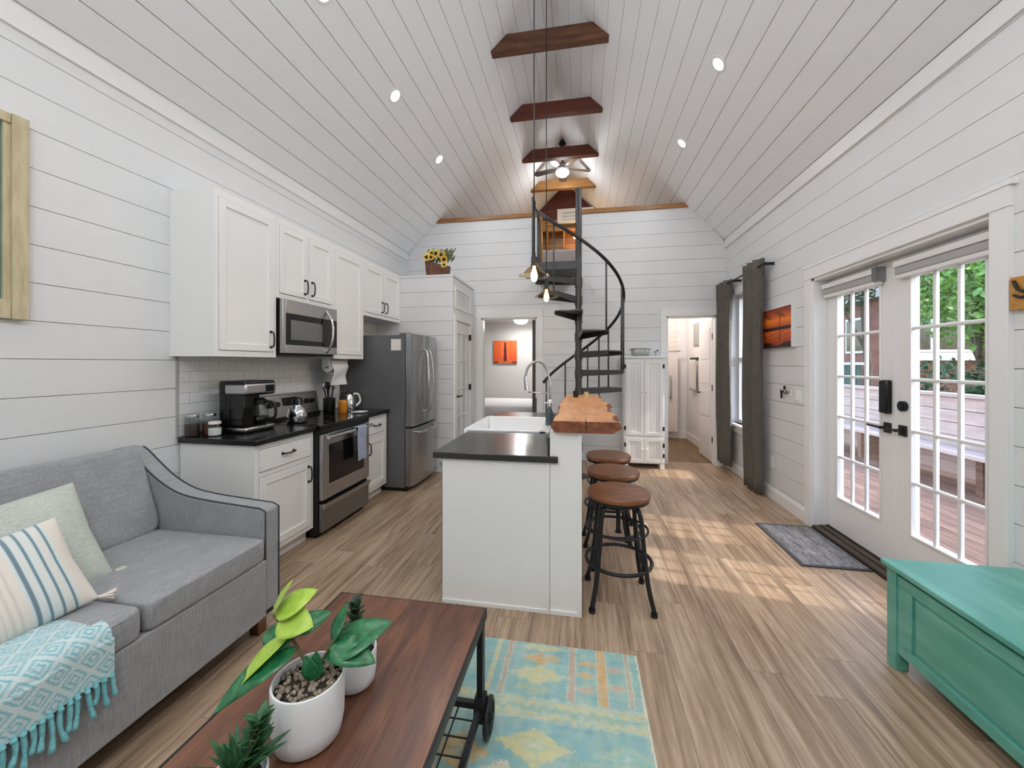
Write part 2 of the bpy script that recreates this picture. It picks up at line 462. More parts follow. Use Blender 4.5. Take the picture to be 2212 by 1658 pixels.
# right wall ---------------------------------------------------------
DY0, DY1, DZ = 2.325, 3.86, 2.20          # french door opening
WY0, WY1, WZ0, WZ1 = 5.02, 5.70, .66, 2.36   # window
holes_r = [(DY0, DY1, -.2, DZ), (WY0, WY1, WZ0, WZ1)]
m = MB()
for (p0, p1, q0, q1) in rects(YF, YLOFT, -.1, ZER + .1, holes_r): m.box(XR + .016, p0, q0, XR + .21, p1, q1)
wr = structure('wall_right', m, 'wall')
for (a, b) in rows(3.077, .1835, 0, ZER):
    for (p0, p1, q0, q1) in rects(YF, YB, a, b, holes_r): piece('board', wr, XR, p0, q0, XR + .016, p1, q1, 'wall')
# back wall ----------------------------------------------------------
BX0, BX1, BZ = -1.535, -.66, 2.165         # bedroom doorway
TX0, TX1, TZ = 1.232, 1.905, 2.135         # bathroom doorway
OX0, OX1, OZ0, OZ1 = -.615, .015, ZLOFT, 4.0   # opening to the loft
ZTOP = 3.70
holes_b = [(BX0, BX1, -.2, BZ), (TX0, TX1, -.2, TZ), (OX0, OX1, OZ0, OZ1)]
def slope_prism(m, x0, x1, z0, z1, y0, y1):
    l0, l1 = max(x0, ceil_xl(z0)), max(x0, ceil_xl(z1)); r0, r1 = min(x1, ceil_xr(z0)), min(x1, ceil_xr(z1))
    poly = [(l0, z0), (r0, z0)] + ([(r1, z1)] if r1 > l1 else []) + [(l1, z1)]
    return m.prism(poly, y0, y1)
m = MB()
for (p0, p1, q0, q1) in rects(XL, XR, -.1, ZEL, holes_b) + rects(XL, XR, ZEL, ZTOP, holes_b): slope_prism(m, p0, p1, q0, q1, YB + .016, YB + .12)
wb = structure('wall_back', m, 'wall')
for (a, b) in rows(2.17, .195, 0, ZTOP):
    for (p0, p1, q0, q1) in rects(XL, XR, a, b, holes_b):
        part('board', slope_prism(MB(), p0, p1, q0, q1, YB, YB + .016), 'wall', wb)
# wall behind the camera ------------------------------------------------
gable = [(XL - .1, -.1), (XR + .1, -.1), (XR + .1, ZER + .1), (XRG, ZRG + .15), (XL - .1, ZEL + .1)]
structure('wall_front', MB().prism(gable, YF - .15, YF), 'wall')
# ceiling ---------------------------------------------------------------
def slope_pt(side, s, off=0.):
    """s along the slope from the eave; off outward (up)"""
    x0, z0 = (XL, ZEL) if side < 0 else (XR, ZER)
    d = Vector((XRG - x0, ZRG - z0)); Ls = d.length; d /= Ls
    n = Vector((-d.y, d.x)) if side < 0 else Vector((d.y, -d.x))
    if n.y < 0: n = -n
    return (x0 + d.x * s + n.x * off, z0 + d.y * s + n.y * off), Ls, Vector((-n.x, 0, -n.y))
for side, nm in ((-1, 'ceiling_left'), (1, 'ceiling_right')):
    (_, Ls, _) = slope_pt(side, 0)
    q = [slope_pt(side, -.25, .018)[0], slope_pt(side, Ls + .02, .018)[0], slope_pt(side, Ls + .12, .16)[0], slope_pt(side, -.25, .16)[0]]
    c = structure(nm, MB().prism(q, YF - .15, YLOFT + .1), 'ceil')
    s0 = -.16 if side > 0 else -.155
    s = s0
    while s < Ls:
        a, b = max(s + .0025, -.02), min(s + .19 - .0025, Ls - .002)
        if b - a > .01:
            q = [slope_pt(side, a)[0], slope_pt(side, b)[0], slope_pt(side, b, .018)[0], slope_pt(side, a, .018)[0]]
            part('board', MB().prism(q, YF, YLOFT), 'ceil', c)
        s += .19
structure('trim_1', MB().prism([(XL, ZEL - .10), (XL + .018, ZEL - .10), (XL + .022, ZEL + .012), (XL, ZEL - .004)], YF, YB), 'trim')
structure('trim_2', MB().prism([(XR, ZER - .10), (XR - .018, ZER - .10), (XR - .022, ZER + .012), (XR, ZER - .004)], YF, YB), 'trim')
# wooden cap along the loft wall -----------------------------------------
cap = structure('trim_3', slope_prism(MB(), XL, OX0, ZTOP, ZTOP + .06, YB - .03, YB + .14), 'cap_wood')
cap2 = structure('trim_4', slope_prism(MB(), OX1, XR, ZTOP, ZTOP + .06, YB - .03, YB + .14), 'cap_wood')
structure('trim_5', MB().box(OX0, YB - .012, ZLOFT, OX0 + .03, YB + .13, ZTOP + .06), 'amber_wood')
structure('trim_6', MB().box(OX1 - .03, YB - .012, ZLOFT, OX1, YB + .13, ZTOP + .06), 'amber_wood')
# baseboards ---------------------------------------------------------------
def base_profile(x, s): return [(x, 0), (x + s * .016, 0), (x + s * .016, .10), (x + s * .008, .125), (x, .125)]
structure('baseboard_right', MB().prism(base_profile(XR, -1), DY1 + .10, YB), 'trim')
structure('baseboard_front', MB().prism(base_profile(XR, -1), YF, DY0 - .10), 'trim')
structure('baseboard_left', MB().prism(base_profile(XL, 1), YF, 2.25), 'trim')
m = MB()
for a, b in ((-1.66, BX0 - .1), (BX1 + .1, TX0 - .1)): m.box(a, YB - .015, 0, b, YB, .12)
structure('baseboard_back', m, 'trim')
# casings ------------------------------------------------------------------
def casing_back(name, x0, x1, z, w=.09):
    m = MB()
    m.box(x0 - w, YB - .02, 0, x0, YB, z); m.box(x1, YB - .02, 0, x1 + w, YB, z)
    m.box(x0 - w - .003, YB - .022, z + .001, x1 + w + .003, YB, z + .11)
    m.box(x0 - .001, YB - .004, 0, x0 + .02, YB + .13, z); m.box(x1 - .02, YB - .004, 0, x1 + .001, YB + .13, z); m.box(x0, YB - .004, z - .02, x1, YB + .13, z + .001)
    return structure(name, m, 'trim')
casing_back('trim_7', BX0, BX1, BZ)
casing_back('trim_8', TX0, TX1, TZ, .085)
m = MB(); cw = .09
m.box(XR - .022, DY1, 0, XR, DY1 + cw, DZ); m.box(XR - .022, DY0 - cw, 0, XR, DY0, DZ); m.box(XR - .026, DY0 - cw - .003, DZ + .001, XR, DY1 + cw + .003, DZ + .10)
m.box(XR - .03, DY0 - cw - .02, DZ + .101, XR, DY1 + cw + .02, DZ + .13)
m.box(XR - .004, DY0 - .001, 0, XR + .21, DY0 + .022, DZ); m.box(XR - .004, DY1 - .022, 0, XR + .21, DY1 + .001, DZ); m.box(XR - .004, DY0, DZ - .022, XR + .21, DY1, DZ + .001)
structure('trim_9', m, 'trim')
# pantry closet in the corner ------------------------------------------------
PX, PY, PZ = -1.67, 4.95, 2.61
pdy0, pdy1, pdz = 5.06, 5.74, 2.04
m = MB()
m.box(XL, PY + .016, 0, PX - .1, PY + .1, PZ)
for (p0, p1, q0, q1) in rects(PY + .016, YB, 0, PZ, [(pdy0, pdy1, -.1, pdz)]): m.box(PX - .1, p0, q0, PX - .016, p1, q1)
m.box(XL, PY, PZ, PX + .012, YB, PZ + .03)
wp = structure('wall_pantry', m, 'wall')
for (a, b) in rows(.07, .195, 0, PZ):
    piece('board', wp, XL, PY, a, PX, PY + .016, b, 'wall')
    for (p0, p1, q0, q1) in rects(PY + .017, YB, a, b, [(pdy0, pdy1, -.1, pdz)]): piece('board', wp, PX - .016, p0, q0, PX, p1, q1, 'wall')
m = MB()
m.box(PX, pdy0 - .075, 0, PX + .018, pdy0, pdz); m.box(PX, pdy1, 0, PX + .018, pdy1 + .075, pdz); m.box(PX, pdy0 - .077, pdz + .001, PX + .02, pdy1 + .075, pdz + .08)
m.box(PX, pdy0 - .03, pdz + .16, PX + .014, pdy0 + .01, 2.5); m.box(PX, pdy1 - .01, pdz + .16, PX + .014, pdy1 + .03, 2.5); m.box(PX, pdy0 + .011, pdz + .16, PX + .014, pdy1 - .011, pdz + .2); m.box(PX, pdy0 + .011, 2.46, PX + .014, pdy1 - .011, 2.5)
structure('trim_10', m, 'trim')
mat('lit_pane_pale', (206, 210, 212), .18)  # pale opaque colour stands in for light showing through the pantry glass
d3 = structure('door_3', MB().box(PX - .05, pdy0 + .004, .01, PX - .012, pdy0 + .12, pdz - .004).box(PX - .05, pdy1 - .12, .01, PX - .012, pdy1 - .004, pdz - .004)
     .box(PX - .05, pdy0 + .12, .01, PX - .012, pdy1 - .12, .32).box(PX - .05, pdy0 + .12, pdz - .17, PX - .012, pdy1 - .12, pdz - .004), 'trim')
yy = (pdy0 + pdy1) / 2
for i in range(4):
    z0 = .32 + i * .39
    part('pane', MB().box(PX - .034, pdy0 + .12, z0, PX - .028, pdy1 - .12, z0 + .39), 'lit_pane_pale', d3)
    if i: part('muntin', MB().box(PX - .046, pdy0 + .12, z0 - .012, PX - .016, pdy1 - .12, z0 + .012), 'trim', d3)
part('muntin', MB().box(PX - .046, yy - .012, .32, PX - .016, yy + .012, pdz - .17), 'trim', d3)
part('handle', MB().cyl((PX - .012, pdy0 + .06, 1.0), (PX + .045, pdy0 + .06, 1.0), .012, 10).tube([(PX + .04, pdy0 + .055, 1.0), (PX + .045, pdy0 + .17, 1.0)], .01, 8).cyl((PX - .012, pdy0 + .06, 1.0), (PX - .004, pdy0 + .06, 1.0), .028, 14), 'bronze', d3, True, auto=40)
for z in (.3, 1.05, 1.80): part('hinge', MB().box(PX - .014, pdy1 - .004, z, PX + .024, pdy1 + .012, z + .09), 'bronze', d3)
# bedroom beyond the left doorway ---------------------------------------------
y0, y1 = YB + .12, 8.6
m = MB(); m.box(XL, y1, 0, -.35, y1 + .06, 2.66)
wbb = structure('wall_bedroom_back', m, 'grey_wall')
structure('ceiling_bedroom', MB().box(XL, y0, 2.38, -.35, y1, 2.42), 'grey_wall')
structure('wall_bedroom_right', MB().box(-.42, y0, 0, -.35, y1, 2.66), 'grey_wall')
structure('floor_bedroom', MB().box(XL, y0, -.05, -.35, y1, 0), 'bath_plank')
structure('door_5', MB().box(BX1 - .085, YB + .125, .01, BX1 - .028, YB + .93, BZ - .03), 'steel_dark').name = 'door_5'
MATS['door_gap_dark'] = mat('door_gap_dark', (74, 72, 70), .5)  # dark tone stands in for the shaded gap of the open door
bpy.data.objects['door_5'].data.materials[0] = MATS['door_gap_dark']
part('knob', MB().superbox((BX1 - .115, YB + .86, 1.0), (.03, .03, .03), 1.0, 8), 'bronze', bpy.data.objects['door_5'], True)
# bathroom beyond the right doorway -------------------------------------------
by1 = 8.05
structure('floor_bath', MB().box(.6, y0, -.05, XR + .016, by1, 0), 'bath_plank')
wbt = structure('wall_bath_back', MB().box(.6, by1, 0, XR + .016, by1 + .06, 2.66), 'wall')
mat('tile', (222, 218, 216), .18)
zt = .14
for i in range(24):
    piece('tile', wbt, .65, by1 - .012, zt + i * .102 + .002, 1.86, by1, zt + (i + 1) * .102 - .002, 'tile')
structure('wall_bath_left', MB().box(.55, y0, 0, .6, by1, 2.66), 'grey_wall')
structure('baseboard_bath', MB().box(.6, by1 - .03, 0, XR, by1 - .013, .13).box(XR - .016, y0, 0, XR + .016, by1, .13), 'trim')
structure('wall_bath_right', MB().box(XR - .0, y0, 0, XR + .03, by1, 2.66), 'wall')
# bathroom door leaf standing open
hx, hy, an = TX1 - .004, YB + .12, R(89)
dl = MB()
dx, dy = math.cos(an), math.sin(an)
rot = Matrix.Rotation(an, 3, 'Z')
def leafbox(m, a, b, c, d, e, f):
    vs = MB().box(a, b, c, d, e, f)
    m.add([Vector((hx, hy, 0)) + rot @ Vector(v) for v in vs.v], vs.f); return m
d4 = structure('door_4', leafbox(MB(), 0, -.02, .012, .66, .02, TZ - .03), 'trim')
for (a, b) in ((.10, .62), (.66, 1.05), (1.15, 1.48), (1.52, 1.98)):
    part('panel', leafbox(MB(), .09, .02, a, .57, .026, b), 'trim', d4, bevel=.004)
part('handle', leafbox(leafbox(MB(), .585, .02, .985, .605, .075, 1.005), .49, .06, .985, .605, .075, 1.005), 'bronze', d4, bevel=.004)
for z in (.3, 1.05, 1.80): part('hinge', MB().box(TX1 - .024, YB + .10, z, TX1 - .012, YB + .135, z + .09), 'bronze', d4)
# loft -------------------------------------------------------------------------
structure('floor_loft', MB().box(XL, YB + .016, 2.66, XR, YLOFT, ZLOFT - .012), 'amber_wood')
m = MB().prism([(ceil_xl(3.25), ZLOFT), (XR, ZLOFT), (XR, ZER), (XRG, ZRG), (XL, ZEL)], YLOFT, YLOFT + .08)
wlo = structure('wall_loft', m, 'amber_wood')
z = ZLOFT
while z < ZRG - .1:
    q1 = min(z + .14, ZRG)
    l0, l1 = max(XL, ceil_xl(z)), max(XL, ceil_xl(q1)); r0, r1 = min(XR, ceil_xr(z)), min(XR, ceil_xr(q1))
    if q1 < ZRG - .01:
        part('board', MB().prism([(l0, z + .002), (r0, z + .002), (r1, q1 - .002), (l1, q1 - .002)], YLOFT - .015, YLOFT), 'red_wood' if z > 4.62 else 'amber_wood', wlo)
    z += .14
# backsplash -------------------------------------------------------------------
mat('grout', (170, 170, 170), .8); mat('subway', (226, 227, 228), .16)
bs = structure('trim_11', MB().box(XL, 2.275, .936, XL + .004, 4.12, 1.52), 'grout')
tw, th_ = .152, .076
zi = 0; z = .938
while z < 1.50:
    y = 2.277 - (tw / 2 if zi % 2 else 0)
    while y < 4.115:
        a, b = max(y, 2.277), min(y + tw, 4.115)
        if b - a > .01: piece('tile', bs, XL + .003, a + .0012, z + .0012, XL + .011, b - .0012, min(z + th_, 1.515) - .0012, 'subway')
        y += tw
    z += th_; zi += 1
structure('trim_12', MB().box(XL, 2.262, .936, XL + .013, 2.275, 1.50), 'grout')
# french doors -------------------------------------------------------------------
DX0, DX1 = 2.135, 2.178
def french(name, y0, y1, z1=2.165, z0=.045):
    st = .135; gz0, gz1 = .33, 2.02
    m = MB().box(DX0, y0, z0, DX1, y0 + st, z1).box(DX0, y1 - st, z0, DX1, y1, z1).box(DX0, y0 + st, z0, DX1, y1 - st, gz0).box(DX0, y0 + st, gz1, DX1, y1 - st, z1)
    d = structure(name, m, 'trim')
    g0, g1 = y0 + st, y1 - st
    mw = .021
    part('bead', MB().box(DX0 - .008, g0 - .016, gz0 - .016, DX0, g0, gz1 + .016).box(DX0 - .008, g1, gz0 - .016, DX0, g1 + .016, gz1 + .016).box(DX0 - .008, g0, gz0 - .016, DX0, g1, gz0).box(DX0 - .008, g0, gz1, DX0, g1, gz1 + .016), 'trim', d, bevel=.003)
    W3, H5 = (g1 - g0) / 3, (gz1 - gz0) / 5
    for i in range(1, 3): part('muntin', MB().box(DX0 + .002, g0 + i * W3 - mw / 2, gz0, DX0 + .024, g0 + i * W3 + mw / 2, gz1), 'trim', d, bevel=.004)
    for j in range(1, 5): part('muntin', MB().box(DX0 + .0, g0, gz0 + j * H5 - mw / 2, DX0 + .026, g1, gz0 + j * H5 + mw / 2), 'trim', d, bevel=.006)
    for i in range(3):
        for j in range(5):
            part('pane', MB().box(DX0 + .012, g0 + i * W3, gz0 + j * H5, DX0 + .014, g0 + (i + 1) * W3, gz0 + (j + 1) * H5), 'pane', d)
    return d
YJ = 3.095
d1 = french('door_1', YJ + .003, DY1 - .025)
d2 = french('door_2', DY0 + .025, YJ - .003)
structure('trim_13', MB().box(DX1 - .02, DY0, DZ - .05, XR + .21, DY1, DZ - .02).box(DX0 - .004, YJ - .006, .05, DX0 + .004, YJ + .006, 2.16), 'trim')
# smart lock, levers
part('keypad_lock', MB().box(DX0 - .038, YJ + .025, 1.10, DX0, YJ + .10, 1.335), 'black_gloss', d1, bevel=.008, label='black keypad lock')
def lever(parent, y, z, s, ln=.115):
    o = part('lever_plate', MB().box(DX0 - .012, y - .032, z - .036, DX0, y + .032, z + .036), 'bronze', parent, bevel=.004)
    part('lever', MB().cyl((DX0 - .01, y, z), (DX0 - .055, y, z), .011, 10).tube([(DX0 - .05, y - s * .005, z), (DX0 - .055, y + s * ln, z + .004)], .009, 8), 'bronze', o, True, auto=40)
lever(d1, YJ + .062, 1.0, 1); lever(d2, YJ - .07, 1.0, 1, .07)
part('deadbolt', MB().cyl((DX0, YJ - .075, 1.165), (DX0 - .02, YJ - .075, 1.165), .034, 20).cyl((DX0 - .02, YJ - .075, 1.165), (DX0 - .03, YJ - .075, 1.165), .02, 16), 'black_metal', d2, True, auto=40)
th = structure('trim_14', MB().box(XR - .02, DY0 + .02, 0, XR + .21, DY1 - .02, .012), 'black')
for i in range(3):
    piece('strip', th, XR - .018 + i * .056, DY0 + .022, .012, XR + .032 + i * .056, DY1 - .022, .030 + .006 * i, 'threshold_wood')
# window in the right wall -----------------------------------------------------------
m = MB()
fx0, fx1 = XR + .06, XR + .12
m.box(fx0, WY0, WZ0, fx1, WY0 + .05, WZ1).box(fx0, WY1 - .05, WZ0, fx1, WY1, WZ1).box(fx0, WY0 + .051, WZ0, fx1, WY1 - .051, WZ0 + .05).box(fx0, WY0 + .051, WZ1 - .05, fx1, WY1 - .051, WZ1).box(fx0 - .01, WY0 + .051, 1.48, fx1, WY1 - .051, 1.53)
w1 = structure('window_1', m, 'trim')
part('pane', MB().box(fx0 + .028, WY0 + .05, WZ0 + .05, fx0 + .031, WY1 - .05, 1.48), 'pane', w1)
part('pane', MB().box(fx0 + .028, WY0 + .05, 1.53, fx0 + .031, WY1 - .05, WZ1 - .05), 'pane', w1)
part('sill', MB().box(XR - .05, WY0 - .1, WZ0 - .03, fx0, WY1 + .1, WZ0), 'trim', w1, bevel=.004)
m = MB().box(XR - .02, WY0 - .08, WZ0 - .11, XR, WY1 + .08, WZ0 - .03).box(XR - .02, WY0 - .08, WZ0, XR, WY0, WZ1).box(XR - .02, WY1, WZ0, XR, WY1 + .08, WZ1).box(XR - .022, WY0 - .082, WZ1 + .001, XR, WY1 + .082, WZ1 + .09)
part('casing', m, 'trim', w1)
# ------------------------------------------------------------------ kitchen run on the left wall
def pull(name, parent, x, y, z, ln=.11, vert=True, mt='bronze', out=.032):
    h = ln / 2
    d = Vector((0, 0, h)) if vert else Vector((0, h, 0))
    c = Vector((x, y, z)); o = Vector((out, 0, 0))
    m = MB().tube(bez([c - d, c - d * .93 + o * .75, c - d * .4 + o, c + d * .4 + o, c + d * .93 + o * .75, c + d], 5), .006, 8)
    m.cyl(c - d, c - d + Vector((.006, 0, 0)), .011, 10).cyl(c + d, c + d + Vector((.006, 0, 0)), .011, 10)
    return part(name, m, mt, parent, True, auto=50)
def shaker(name, parent, x, y0, y1, z0, z1, fr=.055, t=.018):
    """inset shaker front facing +x"""
    m = MB().box(x, y0, z0, x + t, y0 + fr, z1).box(x, y1 - fr, z0, x + t, y1, z1).box(x, y0 + fr, z0, x + t, y1 - fr, z0 + fr).box(x, y0 + fr, z1 - fr, x + t, y1 - fr, z1)
    o = part(name, m, 'cab', parent, bevel=.0018)
    part('panel', MB().box(x, y0 + fr, z0 + fr, x + t - .010, y1 - fr, z1 - fr), 'cab', o)
    return o
KX = -2.17   # face of the base cabinets
CT = .935
def base_cab(label, y0, y1, hinge_far):
    t = thing('base_cabinet', label, 'cabinet', ((XL + KX) / 2, (y0 + y1) / 2, 0), 'white kitchen cabinets')
    m = MB().box(XL + .012, y0, .10, KX - .02, y1, .895)
    part('body', m, 'cab', t)
    f = MB().box(KX - .02, y0, .10, KX, y0 + .035, .895).box(KX - .02, y1 - .035, .10, KX, y1, .895).box(KX - .02, y0 + .035, .10, KX, y1 - .035, .135).box(KX - .02, y0 + .035, .86, KX, y1 - .035, .895).box(KX - .02, y0 + .035, .665, KX, y1 - .035, .70)
    part('face_frame', f, 'cab', t)
    dr = part('drawer', MB().box(KX - .015, y0 + .04, .705, KX + .012, y1 - .04, .855), 'cab', t, bevel=.003)
    pull('handle', dr, KX + .012, (y0 + y1) / 2, .79, .11, False)
    d = shaker('door', t, KX - .008, y0 + .04, y1 - .04, .14, .66)
    pull('handle', d, KX + .010, (y1 - .07) if hinge_far else (y0 + .07), .56, .12)
    part('toe_kick', MB().box(XL + .05, y0 + .01, 0, KX - .06, y1 - .01, .10), 'trim', t)
    return t
base_cab('white base cabinet with one drawer between the sofa and the stove', 2.285, 2.872, True)
c2 = base_cab('narrow white base cabinet between the stove and the refrigerator', 3.632, 4.10, False)
tag(part('countertop', MB().box(XL + .013, 2.262, .896, -2.135, 2.876, CT), 'counter_black', None, bevel=.006), 'black countertop under the coffee maker and the glass jars', 'countertop')
tag(part('countertop', MB().box(XL + .013, 3.628, .896, -2.135, 4.108, CT), 'counter_black', None, bevel=.006), 'short black countertop between the cooktop and the refrigerator', 'countertop')
# upper cabinets ------------------------------------------------------------
UX = -2.42
def upper(label, y0, y1, z0, z1, doors):
    t = thing('wall_cabinet', label, 'cabinet', ((XL + UX) / 2, (y0 + y1) / 2, z0), 'white kitchen cabinets')
    part('body', MB().box(XL + .001, y0, z0, UX - .018, y1, z1), 'cab', t)
    f = MB().box(UX - .018, y0, z0, UX, y0 + .03, z1).box(UX - .018, y1 - .03, z0, UX, y1, z1).box(UX - .018, y0 + .03, z0, UX, y1 - .03, z0 + .04).box(UX - .018, y0 + .03, z1 - .05, UX, y1 - .03, z1)
    n = len(doors)
    w = (y1 - y0 - .06) / n
    if n == 2: f.box(UX - .018, y0 + .03 + w - .012, z0 + .04, UX, y0 + .03 + w + .012, z1 - .05)
    part('face_frame', f, 'cab', t)
    for i, s in enumerate(doors):
        a = y0 + .034 + i * w + (.012 if n == 2 and i == 1 else 0); b = y0 + .026 + (i + 1) * w - (.012 if n == 2 and i == 0 else 0)
        d = shaker('door', t, UX - .010, a, b, z0 + .0445, z1 - .0545, fr=.05)
        if s: pull('handle', d, UX + .008, b - .03 if s > 0 else a + .03, z0 + .14, .12)
    return t
UZ = 2.64
upper('tall white wall cabinet above the coffee maker with one door', 2.222, 2.760, 1.50, UZ, [1])
upper('small white wall cabinet with two doors above the microwave', 2.762, 3.498, 1.985, UZ, [1, -1])
upper('tall white wall cabinet with one door between microwave and refrigerator', 3.50, 4.04, 1.50, UZ, [0])
upper('white wall cabinet with two doors above the refrigerator', 4.042, 4.945, 2.0, UZ, [1, -1])
# microwave ------------------------------------------------------------------
t = thing('microwave', 'stainless steel microwave mounted under the white cabinets', 'microwave', (-2.57, 3.13, 1.53))
my0, my1, mz0, mz1, mx = 2.775, 3.485, 1.525, 1.98, -2.37
part('body', MB().box(XL + .013, my0, mz0 + .01, mx - .03, my1, mz1), 'black', t)
part('base_grille', MB().box(XL + .03, my0 + .01, mz0 - .008, mx - .04, my1 - .01, mz0 + .01), 'black', t)
part('front_panel', MB().box(mx - .03, my0, mz0 + .012, mx, my0 + .035, mz1).box(mx - .03, my0 + .035, mz1 - .115, mx, my1, mz1).box(mx - .03, my0 + .035, mz0 + .012, mx, my1, mz0 + .08), 'steel', t, bevel=.003)
part('window', MB().box(mx - .03, my0 + .035, mz0 + .08, mx - .002, my1, mz1 - .115), 'dark_glass', t)
part('screen', MB().box(mx - .0025, my0 + .09, mz0 + .125, mx - .0005, my1 - .22, mz1 - .165), 'steel_dark', t)
hy = my1 - .16
part('handle', MB().tube(bez([(mx, hy, mz0 + .03), (mx + .05, hy + .004, mz0 + .12), (mx + .062, hy + .006, (mz0 + mz1) / 2), (mx + .05, hy + .004, mz1 - .12), (mx, hy, mz1 - .03)], 8), .013, 10, up=(0, 1, 0)), 'chrome', t, True)
# stove ----------------------------------------------------------------------
t = thing('stove', 'stainless steel electric stove with black glass cooktop and oven window', 'stove', (-2.43, 3.25, 0))
sy0, sy1, sx = 2.88, 3.624, -2.10
part('body', MB().box(XL + .05, sy0, .03, sx - .035, sy1, .905), 'black', t)
part('base', MB().box(XL + .08, sy0 + .02, 0, sx - .07, sy1 - .02, .05), 'black', t)
cktop = part('cooktop', MB().box(XL + .06, sy0, .905, sx - .01, sy1, .938), 'black_gloss', t, bevel=.004)
mat('ring', (66, 66, 68), .3)
for (bx, by, br) in ((-2.30, sy0 + .2, .10), (-2.30, sy1 - .2, .085), (-2.55, sy0 + .2, .075), (-2.55, sy1 - .2, .10)):
    part('burner', MB().lathe([(br, .9381), (br, .9392), (br - .004, .9392), (br - .004, .9381)], (bx, by, 0), 32, cap=False), 'ring', cktop, True)
part('control_strip', MB().box(sx - .035, sy0, .865, sx - .008, sy1, .905), 'black', t)
od = part('oven_door', MB().box(sx - .033, sy0 + .012, .315, sx, sy0 + .10, .86).box(sx - .033, sy1 - .10, .315, sx, sy1 - .012, .86).box(sx - .033, sy0 + .1, .315, sx, sy1 - .1, .43).box(sx - .033, sy0 + .1, .765, sx, sy1 - .1, .86), 'steel', t, bevel=.003)
part('oven_window', MB().box(sx - .033, sy0 + .1, .43, sx - .003, sy1 - .1, .765), 'dark_glass', od)
part('handle', MB().tube([(sx + .045, sy0 + .03, .838), (sx + .05, (sy0 + sy1) / 2, .838), (sx + .045, sy1 - .03, .838)], .016, 10).box(sx - .002, sy0 + .04, .826, sx + .045, sy0 + .07, .85).box(sx - .002, sy1 - .07, .826, sx + .045, sy1 - .04, .85), 'chrome', od, True, auto=40)
dr = part('drawer', MB().box(sx - .033, sy0 + .012, .05, sx - .004, sy1 - .012, .285), 'steel_dark', t, bevel=.003)
part('drawer_lip', MB().prism([(sx - .006, .225), (sx + .018, .262), (sx + .02, .285), (sx - .02, .285)], sy0 + .02, sy1 - .02), 'steel', dr)
prof = [(XL + .045, .935)] + [(XL + .115, .935), (XL + .085, 1.16), (XL + .045, 1.175)]
bgd = part('backguard', MB().prism(prof, sy0, sy1), 'steel', t, bevel=.006)
def on_guard(y, z): return XL + .115 - (z - .935) / .225 * .03
for (yy_, sgn) in ((sy0 + .10, 1), (sy0 + .18, 1), (sy1 - .18, 1), (sy1 - .10, 1)):
    xk = on_guard(yy_, 1.08); part('knob', MB().cyl((xk - .003, yy_, 1.08), (xk + .028, yy_, 1.084), .027, 18, .022), 'black', bgd, True, auto=40)
xk = on_guard(0, 1.09)
part('display', MB().box(xk - .012, sy0 + .26, 1.04, xk + .004, sy0 + .44, 1.135), 'black_gloss', bgd)
part('guard_base', MB().box(XL + .05, sy0, .936, XL + .122, sy1, .965), 'black', t)
# dish towel over the oven handle
def tw_fn(u, v):
    y = sy0 + .415 + .15 * u + .004 * math.sin(v * 9)
    L = -0.20 + .62 * v
    if L < 0: x, z = sx + .026 - .002, .838 + L * .5 + .0
    x = sx + .072 + .006 * math.sin(u * 11) ; z = .858 - (.62 * (v - .22) / .78 * .5)
    if v < .22:
        a = (v / .22) * PI * .5; x = sx + .05 + .022 * math.sin(a) + .006 * math.sin(u * 11) * (v / .22); z = .838 + .020 + .002 * math.cos(a)
        if v < .02: x = sx + .03
    return (x, y, z)
tag(part('dish_towel', MB().grid(tw_fn, 18, 24), 'towel_blue', None, True, solid=.006), 'blue dish towel hanging over the oven door handle', 'towel')
# refrigerator -----------------------------------------------------------------
t = thing('refrigerator', 'stainless steel french door refrigerator with bottom freezer drawer', 'refrigerator', (-2.3, 4.5, 0))
fy0, fy1, fx = 4.125, 4.885, -1.875
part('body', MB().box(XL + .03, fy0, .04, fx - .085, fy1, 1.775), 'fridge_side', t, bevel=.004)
part('base', MB().box(XL + .08, fy0 + .015, 0, fx - .06, fy1 - .015, .05), 'black', t)
part('hinge_cover', MB().box(fx - .16, fy0 + .01, 1.775, fx - .03, fy0 + .08, 1.80).box(fx - .16, fy1 - .08, 1.775, fx - .03, fy1 - .01, 1.80), 'fridge_side', t, bevel=.006)
def curved(y0, y1, z0, z1, x0=fx - .075):
    poly = [(x0, y0)]
    n = 10
    for i in range(n + 1):
        u = i / n; y = y0 + (y1 - y0) * u
        c = (y - (fy0 + fy1) / 2) / (fy1 - fy0) * 2
        e = .012 if i in (0, n) else 0
        poly.append((fx + .018 * (1 - c * c) - e, y))
    poly.append((x0, y1))
    return MB().prism(poly, z0, z1, 'z')
fm = (fy0 + fy1) / 2
for a, b, s in ((fy0, fm - .003, 1), (fm + .003, fy1, -1)):
    d = part('door', curved(a, b, .735, 1.79), 'steel_vert', t, True, auto=35)
    yh = fm - .055 * s
    part('handle', MB().tube(bez([(fx + .018, yh, .87), (fx + .055, yh, .93), (fx + .078, yh - .018 * s, 1.24), (fx + .055, yh, 1.56), (fx + .018, yh, 1.62)], 8), .012, 10, up=(0, 1, 0)), 'chrome', d, True)
d = part('freezer_drawer', curved(fy0, fy1, .06, .715), 'steel_vert', t, True, auto=35)
part('handle', MB().tube(bez([(fx + .01, fy0 + .09, .665), (fx + .055, fy0 + .11, .665), (fx + .085, fm, .66), (fx + .055, fy1 - .11, .665), (fx + .01, fy1 - .09, .665)], 8), .013, 10), 'chrome', d, True)
mat('paper', (226, 222, 216), .8)
tag(part('paper_note', MB().box(fx - .25, fy0 - .004, 1.60, fx - .13, fy0 - .0005, 1.73), 'paper', None), 'small white paper note stuck on the side of the refrigerator', 'note')
